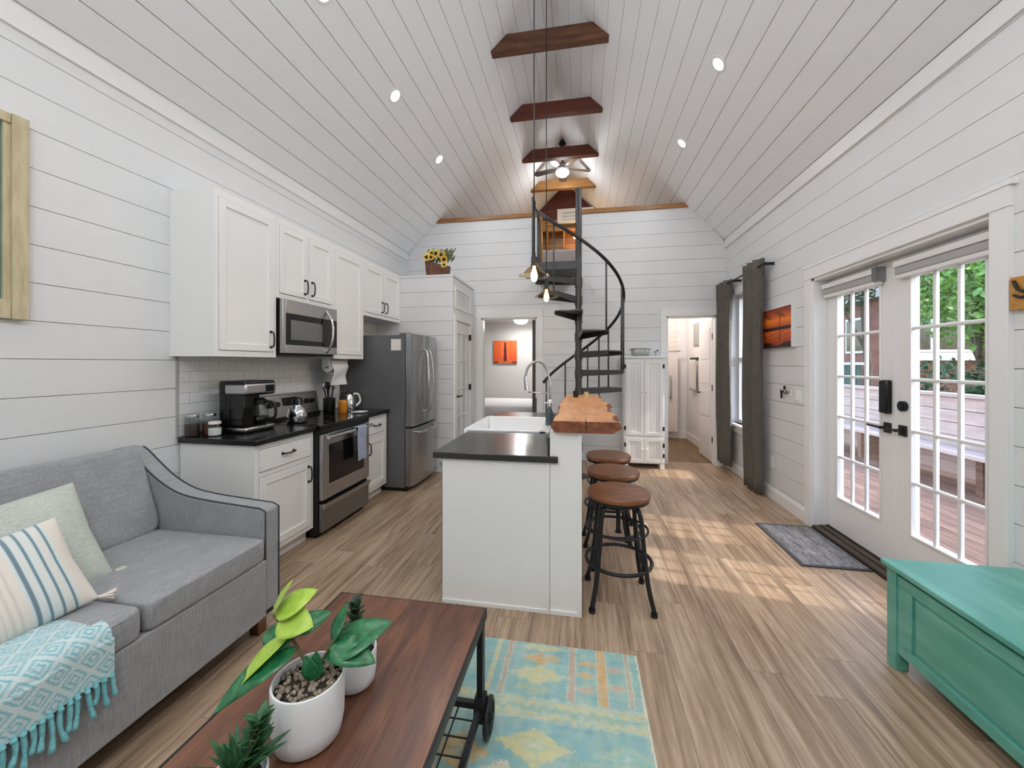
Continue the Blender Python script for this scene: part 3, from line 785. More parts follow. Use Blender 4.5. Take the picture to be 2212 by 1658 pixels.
# things on the counter ---------------------------------------------------------
t = thing('coffee_maker', 'black and stainless coffee maker with glass carafe', 'coffee maker', (-2.53, 2.60, CT))
cx, cy = -2.53, 2.60
part('base', MB().box(cx - .11, cy - .14, CT, cx + .12, cy + .14, CT + .045), 'black', t, bevel=.012)
part('base_trim', MB().box(cx - .05, cy - .142, CT + .012, cx + .125, cy + .142, CT + .042), 'chrome', t, bevel=.01)
part('tower', MB().box(cx - .11, cy - .14, CT + .045, cx - .02, cy + .14, CT + .30), 'black_gloss', t, bevel=.01)
part('single_serve_column', MB().box(cx - .02, cy - .14, CT + .045, cx + .10, cy - .035, CT + .30), 'black_gloss', t, bevel=.012)
part('head', MB().box(cx - .11, cy - .142, CT + .275, cx + .12, cy + .142, CT + .385), 'black', t, bevel=.012)
part('head_band', MB().box(cx - .06, cy - .145, CT + .285, cx + .126, cy + .145, CT + .365), 'steel', t, bevel=.014)
part('display', MB().box(cx + .126, cy + .04, CT + .30, cx + .129, cy + .12, CT + .35), 'black_gloss', t)
ca = part('carafe', MB().lathe([(.045, 0), (.066, .02), (.072, .07), (.062, .13), (.048, .17), (.052, .185)], (cx + .045, cy + .055, CT + .047), 24, cap=False), 'jar_glass', t, True)
part('coffee', MB().lathe([(.043, .003), (.064, .02), (.069, .06), (.0, .0601)], (cx + .045, cy + .055, CT + .047), 24), 'black_gloss', ca, True)
part('collar', MB().lathe([(.054, .15), (.056, .185), (.04, .2), (.0, .2)], (cx + .045, cy + .055, CT + .047), 24), 'black', ca, True, auto=40)
part('handle', MB().tube(bez([(cx + .09, cy + .08, CT + .22), (cx + .15, cy + .10, CT + .2), (cx + .155, cy + .10, CT + .1), (cx + .105, cy + .085, CT + .08)], 6), .011, 8), 'black', ca, True)
def jar(label, x, y, r, h, fillc, fill_h, lidm, lid=True):
    t = thing('glass_jar', label, 'jar', (x, y, CT), 'glass jars on the counter')
    part('glass', MB().lathe([(r * .96, 0), (r, .006), (r, h * .86), (r * .86, h * .97), (r * .86, h)], (x, y, CT), 24, cap=False), 'jar_glass', t, True, auto=50)
    part('contents', MB().lathe([(r * .9, .006), (r * .93, .012), (r * .93, fill_h), (0, fill_h)], (x, y, CT), 20), fillc, t, True, auto=50)
    if lid: part('lid', MB().lathe([(r * .92, h), (r * .94, h + .006), (r * .9, h + .018), (0, h + .02)], (x, y, CT), 24), lidm, t, True, auto=50)
nmat('beans', [(.3, (36, 26, 22)), (.7, (84, 66, 58))], scale=(160, 160, 160), nscale=1, rough=.6)
nmat('tea', [(.3, (64, 24, 22)), (.7, (120, 58, 52))], scale=(160, 160, 160), nscale=1, rough=.7)
mat('sugar', (238, 238, 236), .9)
jar('glass jar of dark coffee beans at the wall end of the counter', -2.715, 2.325, .044, .135, 'beans', .085, 'chrome')
jar('glass jar of red-brown tea between the beans and the sugar', -2.662, 2.408, .044, .135, 'tea', .085, 'chrome')
jar('small glass jar of white sugar beside the coffee maker', -2.60, 2.405, .040, .10, 'sugar', .06, 'white_plastic') if False else jar('squat glass jar of white sugar with a white lid', -2.575, 2.37, .042, .085, 'sugar', .055, 'white_plastic')
# kettle on the cooktop
zc = .9392
t = thing('kettle', 'small stainless steel kettle standing on the cooktop', 'kettle', (-2.44, 3.02, zc))
kx, ky = -2.44, 3.02
part('body', MB().lathe([(.075, 0), (.082, .01), (.084, .07), (.07, .115), (.045, .14), (.042, .15), (.0, .152)], (kx, ky, zc), 28), 'chrome', t, True, auto=60)
part('lid_knob', MB().lathe([(.008, .15), (.008, .165), (.016, .175), (.014, .19), (0, .192)], (kx, ky, zc), 14), 'black', t, True)
part('spout', MB().tube(bez([(kx + .03, ky - .065, zc + .07), (kx + .04, ky - .11, zc + .11), (kx + .045, ky - .125, zc + .155)], 6), [.02 - .0008 * i for i in range(13)], 10), 'chrome', t, True)
part('handle', MB().tube(bez([(kx, ky - .06, zc + .13), (kx, ky - .05, zc + .20), (kx, ky + .05, zc + .20), (kx, ky + .06, zc + .13)], 6), .008, 8), 'black', t, True)
# utensil crock, soap bottle, toaster kettle, plate
ux, uy = -2.60, 3.69
t = thing('utensil_crock', 'dark crock of black cooking utensils beside the stove', 'crock', (ux, uy, CT))
part('crock', MB().lathe([(.05, 0), (.058, .01), (.06, .15), (.055, .155), (.05, .15), (.05, .02), (0, .02)], (ux, uy, CT), 24), 'black', t, True, auto=40)
for i in range(5):
    an = i * 1.3; dx_, dy_ = .03 * math.cos(an), .03 * math.sin(an)
    u = part('utensil', MB().cyl((ux + dx_ * .4, uy + dy_ * .4, CT + .03), (ux + dx_ * 1.5, uy + dy_ * 1.5, CT + .25), .006, 8), 'black', t, True)
    part('utensil_head', MB().superbox((ux + dx_ * 1.8, uy + dy_ * 1.8, CT + .285), (.02, .012 + .008 * (i % 2), .04), .8, 8), 'black' if i % 3 else 'steel', u, True)
mat('honey', (206, 132, 40), .25)
t = thing('honey_jar', 'amber orange jar with a black pump lid beside the crock', 'jar', (-2.45, 3.70, CT))
part('glass', MB().lathe([(.04, 0), (.045, .008), (.045, .12), (.03, .135), (.03, .14), (0, .14)], (-2.45, 3.70, CT), 20), 'honey', t, True, auto=40)
part('lid', MB().lathe([(.034, .14), (.034, .17), (.01, .175), (.008, .21), (0, .21)], (-2.45, 3.70, CT), 20), 'black', t, True, auto=40)
part('pump', MB().tube([(-2.45, 3.70, CT + .205), (-2.39, 3.70, CT + .20)], .008, 8), 'black', t, True)
kx, ky = -2.50, 3.88
t = thing('electric_kettle', 'stainless electric kettle with white handle beside the refrigerator', 'kettle', (kx, ky, CT))
part('body', MB().lathe([(.075, 0), (.08, .015), (.072, .12), (.056, .175), (.05, .185), (0, .19)], (kx, ky, CT), 28), 'chrome', t, True, auto=60)
part('lid', MB().lathe([(.052, .183), (.045, .2), (.015, .21), (.012, .222), (0, .224)], (kx, ky, CT), 20), 'black', t, True, auto=60)
part('handle', MB().tube(bez([(kx + .02, ky + .05, CT + .18), (kx + .04, ky + .12, CT + .17), (kx + .045, ky + .15, CT + .09), (kx + .03, ky + .085, CT + .04)], 6), .013, 8), 'white_plastic', t, True)
tag(part('saucer', MB().lathe([(.04, 0), (.06, .004), (.085, .016), (.083, .018), (.058, .008), (0, .006)], (-2.27, 3.72, CT), 28), 'ceramic', None, True), 'white saucer lying at the front of the short countertop', 'saucer')
# paper towel under the cabinet
t = thing('paper_towel_roll', 'white paper towel roll hanging under the wall cabinet', 'paper towel', (-2.56, 3.78, 1.43))
part('holder', MB().box(-2.60, 3.575, 1.42, -2.52, 3.585, 1.50).box(-2.60, 3.885, 1.42, -2.52, 3.895, 1.50).cyl((-2.56, 3.58, 1.425), (-2.56, 3.89, 1.425), .01, 8), 'white_plastic', t)
part('roll', MB().cyl((-2.56, 3.60, 1.425), (-2.56, 3.87, 1.425), .062, 28), 'mattress', t, True, auto=40)
part('core', MB().cyl((-2.56, 3.594, 1.425), (-2.56, 3.876, 1.425), .02, 16), 'threshold_wood', t, True, auto=40)
part('hanging_sheet', MB().grid(lambda u, v: (-2.56 + .062 - .012 * v + .014 * math.sin(v * 5 + u * 2), 3.61 + .25 * u, 1.425 - .20 * v), 12, 16), 'mattress', t, True, solid=.0015)
# ------------------------------------------------------------------ island
IX0, IX1, IXW = -.83, -.175, .003
IY0, IY1 = 2.265, 4.20
IC = .914
t = thing('kitchen_island', 'white panelled kitchen island with raised bar wall', 'island', (-.42, 3.2, 0))
m = MB().box(IX0 + .02, IY0 + .012, .09, IX1, 3.0, IC - .04).box(IX0 + .02, 3.82, .09, IX1, IY1, IC - .04).box(IX0 + .02, 3.0, .09, IX1, 3.82, .64).box(-.235, 3.0, .64, IX1, 3.82, IC - .04)
part('body', m, 'cab', t)
part('end_panel', MB().box(IX0, IY0, 0, IX1 - .002, IY0 + .012, IC - .04), 'cab', t)
part('toe_kick', MB().box(IX0 + .08, IY0 + .012, 0, IX1, IY1, .09), 'black', t)
part('bar_wall', MB().box(IX1, IY0, .0, IXW - .014, IY1 + .02, 1.055), 'cab', t)
bw = part('bar_wall_cladding', MB().box(IXW - .014, IY0 + .01, 0, IXW - .012, IY1, 1.055), 'cab', t)
z = .012
while z < 1.04:
    b = piece('board', bw, IXW - .012, IY0 + .004, z, IXW, IY1 + .02, min(z + .19, 1.055) - .004, 'cab'); z += .19
part('corner_trim', MB().box(IX1 - .018, IY0 - .010, 0, IX1 - .002, IY0, IC - .04).box(IX0, IY0 - .008, 0, IX1 - .019, IY0, .02).box(IX1, IY0 - .010, 0, IXW - .017, IY0, .022).box(IXW - .016, IY0 - .010, 0, IXW + .004, IY0, 1.055), 'cab', t)
for i, (a, b) in enumerate(((3.02, 3.40), (3.42, 3.80), (3.84, 4.18))):
    m = MB().box(IX0, a, .10, IX0 + .02, b, .62 if i < 2 else IC - .06)
    d = part('door', m, 'cab', t, bevel=.002)
    part('handle', MB().tube(bez([(IX0, b - .05, .46), (IX0 - .03, b - .05, .47), (IX0 - .03, b - .05, .55), (IX0, b - .05, .56)], 4), .006, 8), 'bronze', d, True)
# dishwasher at the near end of the working side
t = thing('dishwasher', 'stainless steel dishwasher built into the working side of the island', 'dishwasher', (IX0, 2.66, 0))
part('front', MB().box(IX0 - .03, 2.33, .10, IX0 + .018, 2.96, IC - .05), 'steel', t, bevel=.004)
part('handle', MB().tube([(IX0 - .06, 2.40, .80), (IX0 - .06, 2.89, .80)], .011, 8).box(IX0 - .06, 2.41, .79, IX0 - .03, 2.43, .81).box(IX0 - .06, 2.86, .79, IX0 - .03, 2.88, .81), 'chrome', t)
# island countertop with a cut-out for the sink
t = MB()
t.prism([(-.885, 2.243), (-.128, 2.243), (-.128, 2.262), (-.178, 2.262), (-.178, 3.005), (-.885, 3.005)], IC - .038, IC, 'z').box(-.885, 3.805, IC - .038, -.19, 4.26, IC).box(-.235, 3.005, IC - .038, -.19, 3.805, IC)
ct = part('countertop', t, 'counter_island', None, bevel=.004)
tag(ct, 'dark grey countertop on the kitchen island around the white sink', 'countertop')
part('backsplash_strip', MB().box(-.19, 2.262, IC, -.177, 3.0, 1.02).box(-.19, 3.82, IC, -.177, 4.2, 1.02), 'counter_island', ct)
# apron sink
t = thing('apron_sink', 'white ceramic apron sink set into the island countertop', 'sink', (-.6, 3.4, .65))
sx0, sx1, sy0, sy1, zt = -.925, -.238, 3.01, 3.80, .928
m = MB()
wv = .024
m.box(sx0, sy0, .655, sx1, sy1, .685).box(sx0, sy0, .685, sx0 + wv, sy1, zt).box(sx1 - wv - .06, sy0, .685, sx1, sy1, zt).box(sx0 + wv, sy0, .685, sx1 - wv, sy0 + wv, zt).box(sx0 + wv, sy1 - wv, .685, sx1 - wv, sy1, zt)
part('basin', m, 'ceramic', t, bevel=.008)
part('drain', MB().lathe([(.045, 0), (.04, .004), (.02, .002), (0, .002)], (-.58, 3.4, .685), 20), 'chrome', t, True)
# spring faucet
fx_, fy_ = -.285, 3.70
t = thing('faucet', 'chrome spring neck faucet arching over the white sink', 'faucet', (fx_, fy_, zt))
part('base', MB().lathe([(.028, 0), (.028, .01), (.018, .02), (.016, .14), (.012, .145), (0, .145)], (fx_, fy_, zt), 18), 'chrome', t, True, auto=40)
path = bez([(fx_, fy_, zt + .14), (fx_ - .005, fy_, zt + .36), (fx_ - .05, fy_ - .005, zt + .50), (fx_ - .12, fy_ - .01, zt + .545), (fx_ - .20, fy_ - .015, zt + .50), (fx_ - .235, fy_ - .02, zt + .40)], 10)
part('neck', MB().tube(path, .007, 8), 'chrome', t, True)
hel = []
acc = 0.
for i in range(len(path) - 1):
    for k in range(14):
        p = path[i].lerp(path[i + 1], k / 14); tv = (path[i + 1] - path[i]).normalized()
        u_ = Vector((0, 1, 0)); w_ = tv.cross(u_).normalized(); acc += 2 * PI / 10
        hel.append(p + (u_ * math.cos(acc) + w_ * math.sin(acc)) * .0125)
part('spring', MB().tube(hel, .0022, 4), 'chrome', t, True)
part('spray_head', MB().cyl(path[-1], path[-1] + Vector((0.012, 0, -.13)), .015, 14, .019), 'chrome', t, True, auto=40)
part('arm', MB().tube([(fx_, fy_, zt + .24), (fx_ - .21, fy_ - .015, zt + .25)], .006, 8), 'chrome', t, True)
part('lever', MB().tube([(fx_, fy_, zt + .08), (fx_ + .005, fy_ - .07, zt + .10)], .007, 8), 'black', t, True)
mat('soap_dark', (66, 78, 78), .25)
t = thing('soap_bottle', 'dark green grey soap bottle standing beside the sink', 'bottle', (-.262, 3.32, zt))
part('bottle', MB().lathe([(.028, 0), (.032, .008), (.032, .11), (.014, .14), (.012, .155), (0, .155)], (-.262, 3.32, zt), 18), 'soap_dark', t, True, auto=50)
part('pump', MB().tube([(-.262, 3.32, zt + .15), (-.262, 3.32, zt + .19), (-.305, 3.31, zt + .188)], .006, 8), 'white_plastic', t, True)
t = thing('dish_brush', 'small white dish brush in a clear cup at the far sink corner', 'brush', (-.262, 3.52, zt))
part('cup', MB().lathe([(.03, 0), (.033, .07), (.03, .07), (.028, .006), (0, .006)], (-.262, 3.52, zt), 18), 'soap_dark', t, True, auto=50)
part('brush', MB().cyl((-.262, 3.52, zt + .01), (-.27, 3.50, zt + .17), .006, 8).superbox((-.27, 3.498, zt + .18), (.02, .02, .022), 1., 8), 'white_plastic', t, True)
# live edge bar top
n = 40
def edge(y, s):
    return .008 * math.sin(y * 5 + s) + .004 * math.sin(y * 17 + 2 * s) + .0025 * math.sin(y * 41 + s)
L_, R_, Lb, Rb = [], [], [], []
by0, by1 = 2.235, 4.13
for i in range(n + 1):
    y = by0 + (by1 - by0) * i / n
    L_.append((-.162 + edge(y, 1.), y)); R_.append((.205 + 1.5 * edge(y, 4.) + (.035 * math.exp(-((y - 2.6) / .13) ** 2)) + .02 * math.exp(-((y - 3.3) / .1) ** 2), y))
m = MB()
zb, zt2 = 1.056, 1.122
vs = []; fs = []
for i in range(n + 1):
    l, r_ = L_[i], R_[i]
    vs += [(l[0] + .022, l[1], zb), (l[0] - .004, l[1], zb + .03), (l[0] + .008, l[1], zt2), (r_[0] - .012, r_[1], zt2), (r_[0] + .012 + .004 * math.sin(i * .9), r_[1], zb + .032), (r_[0] - .045, r_[1], zb)]
for i in range(n):
    for j in range(6):
        a, b = i * 6, (i + 1) * 6
        fs.append((a + j, a + (j + 1) % 6, b + (j + 1) % 6, b + j))
fs += [tuple(range(6))[::-1], tuple(range(n * 6, n * 6 + 6))]
m.add(vs, fs)
slab = part('live_edge_slab', m, 'slab_wood')
slab.data.materials.append(MATS['slab_bark'])
for p in slab.data.polygons:
    if abs(p.normal.z) < .8: p.material_index = 1
tag(slab, 'live edge wooden bar top on the raised island wall', 'bar top')
part('crack', MB().box(.028, by0 - .0006, zb + .004, .033, by0 + .10, zt2 + .0006), 'black', slab, label='dark split in the near end')
# small items on the bar
tag(part('shot_glass', MB().lathe([(.024, 0), (.028, .06), (.024, .06), (.02, .008), (0, .008)], (-.045, 3.86, zt2), 16), 'black', None, True, auto=50), 'small black cup at the far end of the wooden bar', 'cup')
mat('wax', (196, 176, 120), .6)
t = thing('candle', 'short pale candle beside the black cup on the bar', 'candle', (.055, 3.83, zt2))
part('wax', MB().lathe([(.022, 0), (.022, .055), (0, .053)], (.055, 3.83, zt2), 16), 'wax', t, True, auto=50)
part('wick', MB().cyl((.055, 3.83, zt2 + .05), (.055, 3.83, zt2 + .065), .0015, 5), 'black', t)
# stools ----------------------------------------------------------------------
def stool(label):
    t = local('bar_stool', label, 'stool', 'bar stools along the island')
    st = part('seat', MB().lathe([(0, .622), (.178, .622), (.19, .632), (.192, .65), (.186, .66), (0, .661)], n=40), 'seat_wood', t, True, auto=40)
    part('seat_band', MB().lathe([(.15, .61), (.183, .612), (.186, .628), (.15, .626)], n=40, cap=False), 'black_metal', st, True, auto=40)
    part('screw_post', MB().cyl((0, 0, .40), (0, 0, .615), .014, 12).lathe([(.02, .40), (.02, .41), (0, .41)], n=12), 'black_metal', t, True, auto=40)
    part('hub', MB().lathe([(.05, .578), (.06, .582), (.06, .606), (.03, .612), (0, .612)], n=20), 'black_metal', t, True, auto=40)
    for q in range(4):
        an = PI / 4 + q * PI / 2
        c, s = math.cos(an), math.sin(an)
        def pt(r, z): return (c * r, s * r, z)
        part('leg', MB().tube(bez([pt(.04, .598), pt(.10, .597), pt(.146, .572), pt(.166, .50), pt(.176, .40), pt(.192, .27), pt(.216, .13), pt(.25, .02)], 7), .0155, 8, flat=.8), 'black_metal', t, True)
        part('foot', MB().cyl(pt(.248, .0), pt(.248, .022), .02, 12), 'black_metal', t, True, auto=40)
    def ring(r, z, rr):
        return MB().tube([(r * math.cos(2 * PI * i / 36), r * math.sin(2 * PI * i / 36), z) for i in range(36)], rr, 8, closed=True)
    part('foot_ring', ring(.197, .235, .011), 'black_metal', t, True)
    part('upper_ring', ring(.176, .43, .007), 'black_metal', t, True)
    return t
s1 = stool('nearest wooden bar stool with round seat and black metal legs')
place(s1, (.232, 2.50, 0), R(3))
s2 = copy_tree(s1, 'middle one of three wooden bar stools along the island'); place(s2, (.238, 2.985, 0), R(8))
s3 = copy_tree(s1, 'farthest wooden bar stool, partly behind the middle stool'); place(s3, (.238, 3.48, 0), R(-12))
# ------------------------------------------------------------------ spiral stair
SX, SY = -.025, 5.08
t = thing('spiral_staircase', 'dark grey metal spiral staircase rising to the loft opening', 'staircase', (SX, SY, 0))
RS = .565
part('pole', MB().cyl((SX, SY, 0), (SX, SY, 3.68), .040, 20).lathe([(.044, 3.68), (.044, 3.695), (0, 3.70)], (SX, SY, 0), 20), 'stair_metal', t, True, auto=40)
part('floor_plate', MB().lathe([(.13, 0), (.13, .012), (.045, .014), (0, .014)], (SX, SY, 0), 28), 'stair_metal', t, True, auto=40)
dz, da = .235, -33.
ks = list(range(-4, 7))
def tz(k): return 1.117 + dz * k
def ta(k): return R(30 + da * k)
for k in ks:
    a0, a1 = ta(k) - R(17), ta(k) + R(17)
    z1 = tz(k) + .018; z0 = z1 - .012
    poly = [(SX + .035 * math.cos(a0), SY + .035 * math.sin(a0))]
    for i in range(7):
        a = a0 + (a1 - a0) * i / 6; poly.append((SX + RS * math.cos(a), SY + RS * math.sin(a)))
    poly.append((SX + .035 * math.cos(a1), SY + .035 * math.sin(a1)))
    tr = part('tread', MB().prism(poly, z0, z1, 'z'), 'stair_metal', t)
    m = MB()
    for a in (a0, a1):
        c, s = math.cos(a), math.sin(a); nx, ny = -s * .006, c * .006
        p = [(SX + .04 * c, SY + .04 * s), (SX + RS * c, SY + RS * s)]
        m.add([(p[0][0] - nx, p[0][1] - ny, z0 - .07), (p[0][0] + nx, p[0][1] + ny, z0 - .07), (p[1][0] + nx, p[1][1] + ny, z0 - .038), (p[1][0] - nx, p[1][1] - ny, z0 - .038),
               (p[0][0] - nx, p[0][1] - ny, z0), (p[0][0] + nx, p[0][1] + ny, z0), (p[1][0] + nx, p[1][1] + ny, z0), (p[1][0] - nx, p[1][1] - ny, z0)],
              [(0, 1, 2, 3), (4, 7, 6, 5), (0, 4, 5, 1), (1, 5, 6, 2), (2, 6, 7, 3), (3, 7, 4, 0)])
    part('tread_bracket', m, 'stair_metal', tr)
    part('sleeve', MB().cyl((SX, SY, z0 - .10), (SX, SY, z0 + .02), .048, 18), 'stair_metal', tr, True, auto=40)
# handrail
RR = .56
def rail_z(k): return tz(k) + .90
pts = []
for i in range(81):
    k = -3.6 + (6.3 + 3.6) * i / 80
    a = R(30 + da * k); pts.append((SX + RR * math.cos(a), SY + RR * math.sin(a), rail_z(k) + .02))
part('handrail', MB().tube(pts, .019, 10), 'black_metal', t, True)
for k, off in [(k, o_) for k in ks for o_ in ((14, -3) if k in (-1, 1) else (14,))]:
    a = ta(k) + R(off)
    kk = k - off / 33.
    x, y = SX + (RR - .004) * math.cos(a), SY + (RR - .004) * math.sin(a)
    part('baluster', MB().cyl((x, y, tz(k) - .02), (x, y, rail_z(kk) + .02), .0105, 8), 'stair_metal', t, True)
# landing joining the loft
part('landing', MB().prism([(SX - .03, SY + .03), (SX - .02, YB - .035), (SX - .60, YB - .035), (SX - .60, SY - .02)], ZLOFT - .05, ZLOFT - .02, 'z'), 'stair_metal', t)
part('landing_edge', MB().box(SX - .61, SY - .03, ZLOFT - .12, SX - .02, SY - .01, ZLOFT - .02).box(SX - .61, SY - .03, ZLOFT - .12, SX - .59, YB - .035, ZLOFT - .02), 'stair_metal', t)
for (x, y) in ((SX - .59, SY - .01), (SX - .59, SY + .10), (SX - .59, YB - .06)):
    part('newel_post', MB().cyl((x, y, ZLOFT - .05), (x, y, 3.62), .016, 10), 'stair_metal', t, True, auto=40)
part('landing_rail', MB().tube([(SX - .59, SY - .01, 3.62), (SX - .59, YB - .06, 3.62)], .018, 10), 'black_metal', t, True)
# ------------------------------------------------------------------ armoire
AX0, AX1, AY0, AY1, AZ = .578, 1.15, 5.59, 5.925, 1.555
t = thing('armoire', 'narrow white pantry cupboard with beadboard doors and black hinges', 'cupboard', ((AX0 + AX1) / 2, (AY0 + AY1) / 2, 0))
part('body', MB().box(AX0 + .015, AY0 + .02, .07, AX1 - .015, AY1, AZ - .03), 'cab', t)
part('top', MB().box(AX0 - .012, AY0 - .012, AZ - .03, AX1 + .012, AY1, AZ), 'cab', t, bevel=.006)
for (a, b) in ((AX0 + .015, AX0 + .075), (AX1 - .075, AX1 - .015)): part('foot', MB().box(a, AY0 + .02, 0, b, AY1, .07), 'cab', t)
xm = (AX0 + AX1) / 2
def bead_door(a, b, z0, z1, hinge, knob_z):
    m = MB(); f = .045
    y0, y1 = AY0, AY0 + .02
    m.box(a, y0, z0, a + f, y1, z1).box(b - f, y0, z0, b, y1, z1).box(a + f, y0, z0, b - f, y1, z0 + f).box(a + f, y0, z1 - f, b - f, y1, z1)
    d = part('door', m, 'cab', t, bevel=.002)
    n = 4; w = (b - a - 2 * f) / n
    for i in range(n): part('bead_board', MB().box(a + f + i * w + .001, y0 + .009, z0 + f, a + f + (i + 1) * w - .001, y1, z1 - f), 'cab', d)
    kx = b - .03 if hinge < 0 else a + .03
    part('knob', MB().superbox((kx, y0 - .014, knob_z), (.013, .014, .013), 1., 8), 'ceramic', d, True)
    hx = a - .004 if hinge < 0 else b + .004
    for zz in (z0 + .07, z1 - .12): part('hinge', MB().box(hx - .012, y0 - .004, zz, hx + .012, y0 + .002, zz + .055), 'black_metal', d)
for a, b, h in ((AX0 + .035, xm - .002, -1), (xm + .002, AX1 - .035, 1)):
    bead_door(a, b, .09, .42, h, .27); bead_door(a, b, .46, AZ - .05, h, 1.06)
mat('zinc', (168, 172, 168), .4, .5)
t = thing('metal_tub', 'small oval galvanised tub on top of the white cupboard', 'tub', (.83, 5.72, AZ))
m = MB()
m.superbox((.83, 5.72, AZ + .055), (.125, .07, .055), .35, 10, e2=.8)
part('tub', m, 'zinc', t, True)
part('rim', MB().tube([(.83 + .127 * math.cos(i * PI / 12), 5.72 + .072 * math.sin(i * PI / 12), AZ + .105) for i in range(24)], .006, 6, closed=True), 'zinc', t, True)
for s in (-1, 1): part('handle', MB().tube(bez([(.83 + s * .125, 5.70, AZ + .09), (.83 + s * .15, 5.71, AZ + .10), (.83 + s * .15, 5.73, AZ + .10), (.83 + s * .125, 5.74, AZ + .09)], 4), .005, 6), 'zinc', t, True)
t = thing('small_ornament', 'tiny grey ornament beside the galvanised tub', 'ornament', (1.035, 5.72, AZ))
part('base', MB().lathe([(.018, 0), (.02, .004), (.006, .01), (.006, .05), (0, .05)], (1.035, 5.72, AZ), 14), 'zinc', t, True, auto=40)
part('bird_body', MB().superbox((1.035, 5.72, AZ + .062), (.03, .014, .016), 1., 10), 'zinc', t, True)
part('bird_head', MB().superbox((1.062, 5.72, AZ + .078), (.012, .010, .011), 1., 8), 'black_metal', t, True)
# ------------------------------------------------------------------ sunflowers on the pantry
bx, by, bz = -1.945, 5.12, PZ + .03
t = thing('flower_basket', 'brown woven basket of yellow sunflowers on top of the pantry', 'flower basket', (bx, by, bz))
def bas(u, v):
    a = u * 2 * PI
    x = .17 * math.copysign(abs(math.cos(a)) ** .6, math.cos(a)); y = .10 * math.copysign(abs(math.sin(a)) ** .6, math.sin(a))
    top = .20 - .05 * x / .17 - .02 * abs(y) / .1
    f = .88 + .12 * v
    return (bx + x * f, by + y * f, bz + top * v)
part('basket', MB().grid(bas, 48, 10).add([(bx - .14, by - .08, bz + .002), (bx + .14, by - .08, bz + .002), (bx + .14, by + .08, bz + .002), (bx - .14, by + .08, bz + .002)], [(0, 1, 2, 3)]), 'basket_weave', t, True, solid=.008)
rnd = random.Random(5)
def flower(x, y, z, r, nrm, pm):
    nrm = Vector(nrm).normalized(); q = nrm.to_track_quat('Z', 'Y').to_matrix(); c = Vector((x, y, z))
    h = part('sunflower', MB().lathe([(r * .42, -.004), (r * .42, .008), (r * .2, .016), (0, .016)], c, 16, q), 'seed_head', t, True)
    for i in range(14):
        a = 2 * PI * i / 14
        vs = [(.30, -.10, .004), (.30, .10, .004), (.7, .15, .012), (1.02, .0, .0), (.7, -.15, .012)]
        vs = [c + q @ (Matrix.Rotation(a, 3, 'Z') @ Vector((vx * r, vy * r, vz))) for vx, vy, vz in vs]
        part('petal', MB().add(vs, [(0, 1, 2, 3, 4)]), pm, h)
for (dx_, dz_, r, dy_) in ((-.115, .255, .066, -.11), (-.055, .315, .06, -.08), (.01, .305, .068, -.09), (-.045, .245, .055, -.13), (.09, .285, .066, -.09), (.13, .215, .06, -.11), (.14, .135, .05, -.13)):
    flower(bx + dx_, by + dy_, bz + dz_, r, (rnd.uniform(-.3, .3), -1, rnd.uniform(-.1, .35)), 'petal' if rnd.random() < .6 else 'petal_pale')
for i in range(60):
    a = rnd.uniform(0, 2 * PI); x = bx + rnd.uniform(-.13, .17); y = by + rnd.uniform(-.08, .08); z = bz + rnd.uniform(.17, .32)
    d = Vector((rnd.uniform(-.4, .6), rnd.uniform(-.6, .4), rnd.uniform(.3, 1))).normalized(); ln = rnd.uniform(.07, .14) * (1.5 if x > bx + .05 else 1)
    s = d.cross(Vector((0, 1, 0))).normalized() * .02; p = Vector((x, y, z))
    part('leaf', MB().add([p, p + d * ln * .5 + s, p + d * ln, p + d * ln * .5 - s], [(0, 1, 2, 3)]), 'lavender' if i % 6 == 0 else 'leaf_dull', t)
# ------------------------------------------------------------------ bedroom things
t = thing('bed', 'white made bed seen through the bedroom doorway', 'bed', (-1.6, 7.5, 0))
part('frame', MB().box(-2.5, 6.9, .05, -.75, 8.5, .28), 'cab', t)
part('mattress', MB().superbox((-1.62, 7.7, .44), (.9, .82, .18), .2, 14), 'mattress', t, True)
part('duvet', MB().superbox((-1.62, 7.62, .58), (.93, .80, .13), .3, 14), 'mattress', t, True)
def mono(u, v):
    c = lerp((206, 72, 26), (226, 104, 48), v)
    if abs(u - .5) < .17: c = lerp(c, (238, 136, 84), .3)
    if v < .13: c = (196, 96, 52)
    if abs(u - .5) < .035 + .045 * (1 - v) and .10 < v < .86: c = (86, 26, 14)
    if .86 <= v < .95 and abs(u - .5) < .05 * (.95 - v) / .09: c = (86, 26, 14)
    if v < .09 and abs(u - .5) > .3: c = (120, 44, 22)
    return c
t = thing('bedroom_canvas', 'square orange canvas print with a dark spire in the bedroom', 'picture', (-1.665, 8.58, 1.45))
part('canvas_block', MB().box(-1.925, 8.565, 1.455, -1.405, 8.599, 1.965), 'red_wood', t)
o = part('print', MB().grid(lambda u, v: (-1.925 + .52 * u, 8.564, 1.455 + .51 * v), 60, 60), 'canvas_print', t)
paint(o, lambda i, co: mono((co.x + 1.925) / .52, (co.z - 1.455) / .51))
t = thing('dome_light', 'glowing white dome light on the bedroom ceiling', 'ceiling light', (-1.22, 8.0, 2.38))
part('base', MB().lathe([(.16, 2.38), (.16, 2.365), (.15, 2.36), (0, 2.36)], (-1.22, 8.0, 0), 28), 'chrome', t, True, auto=40)
part('dome', MB().lathe([(.15, 2.36), (.135, 2.315), (.09, 2.28), (0, 2.265)], (-1.22, 8.0, 0), 28), 'lamp_on', t, True)
lamp('bedroom_bulb', 'AREA', (-1.22, 8.0, 2.25), 15, (1., .975, .95), .2, t, (0, 0, -1))
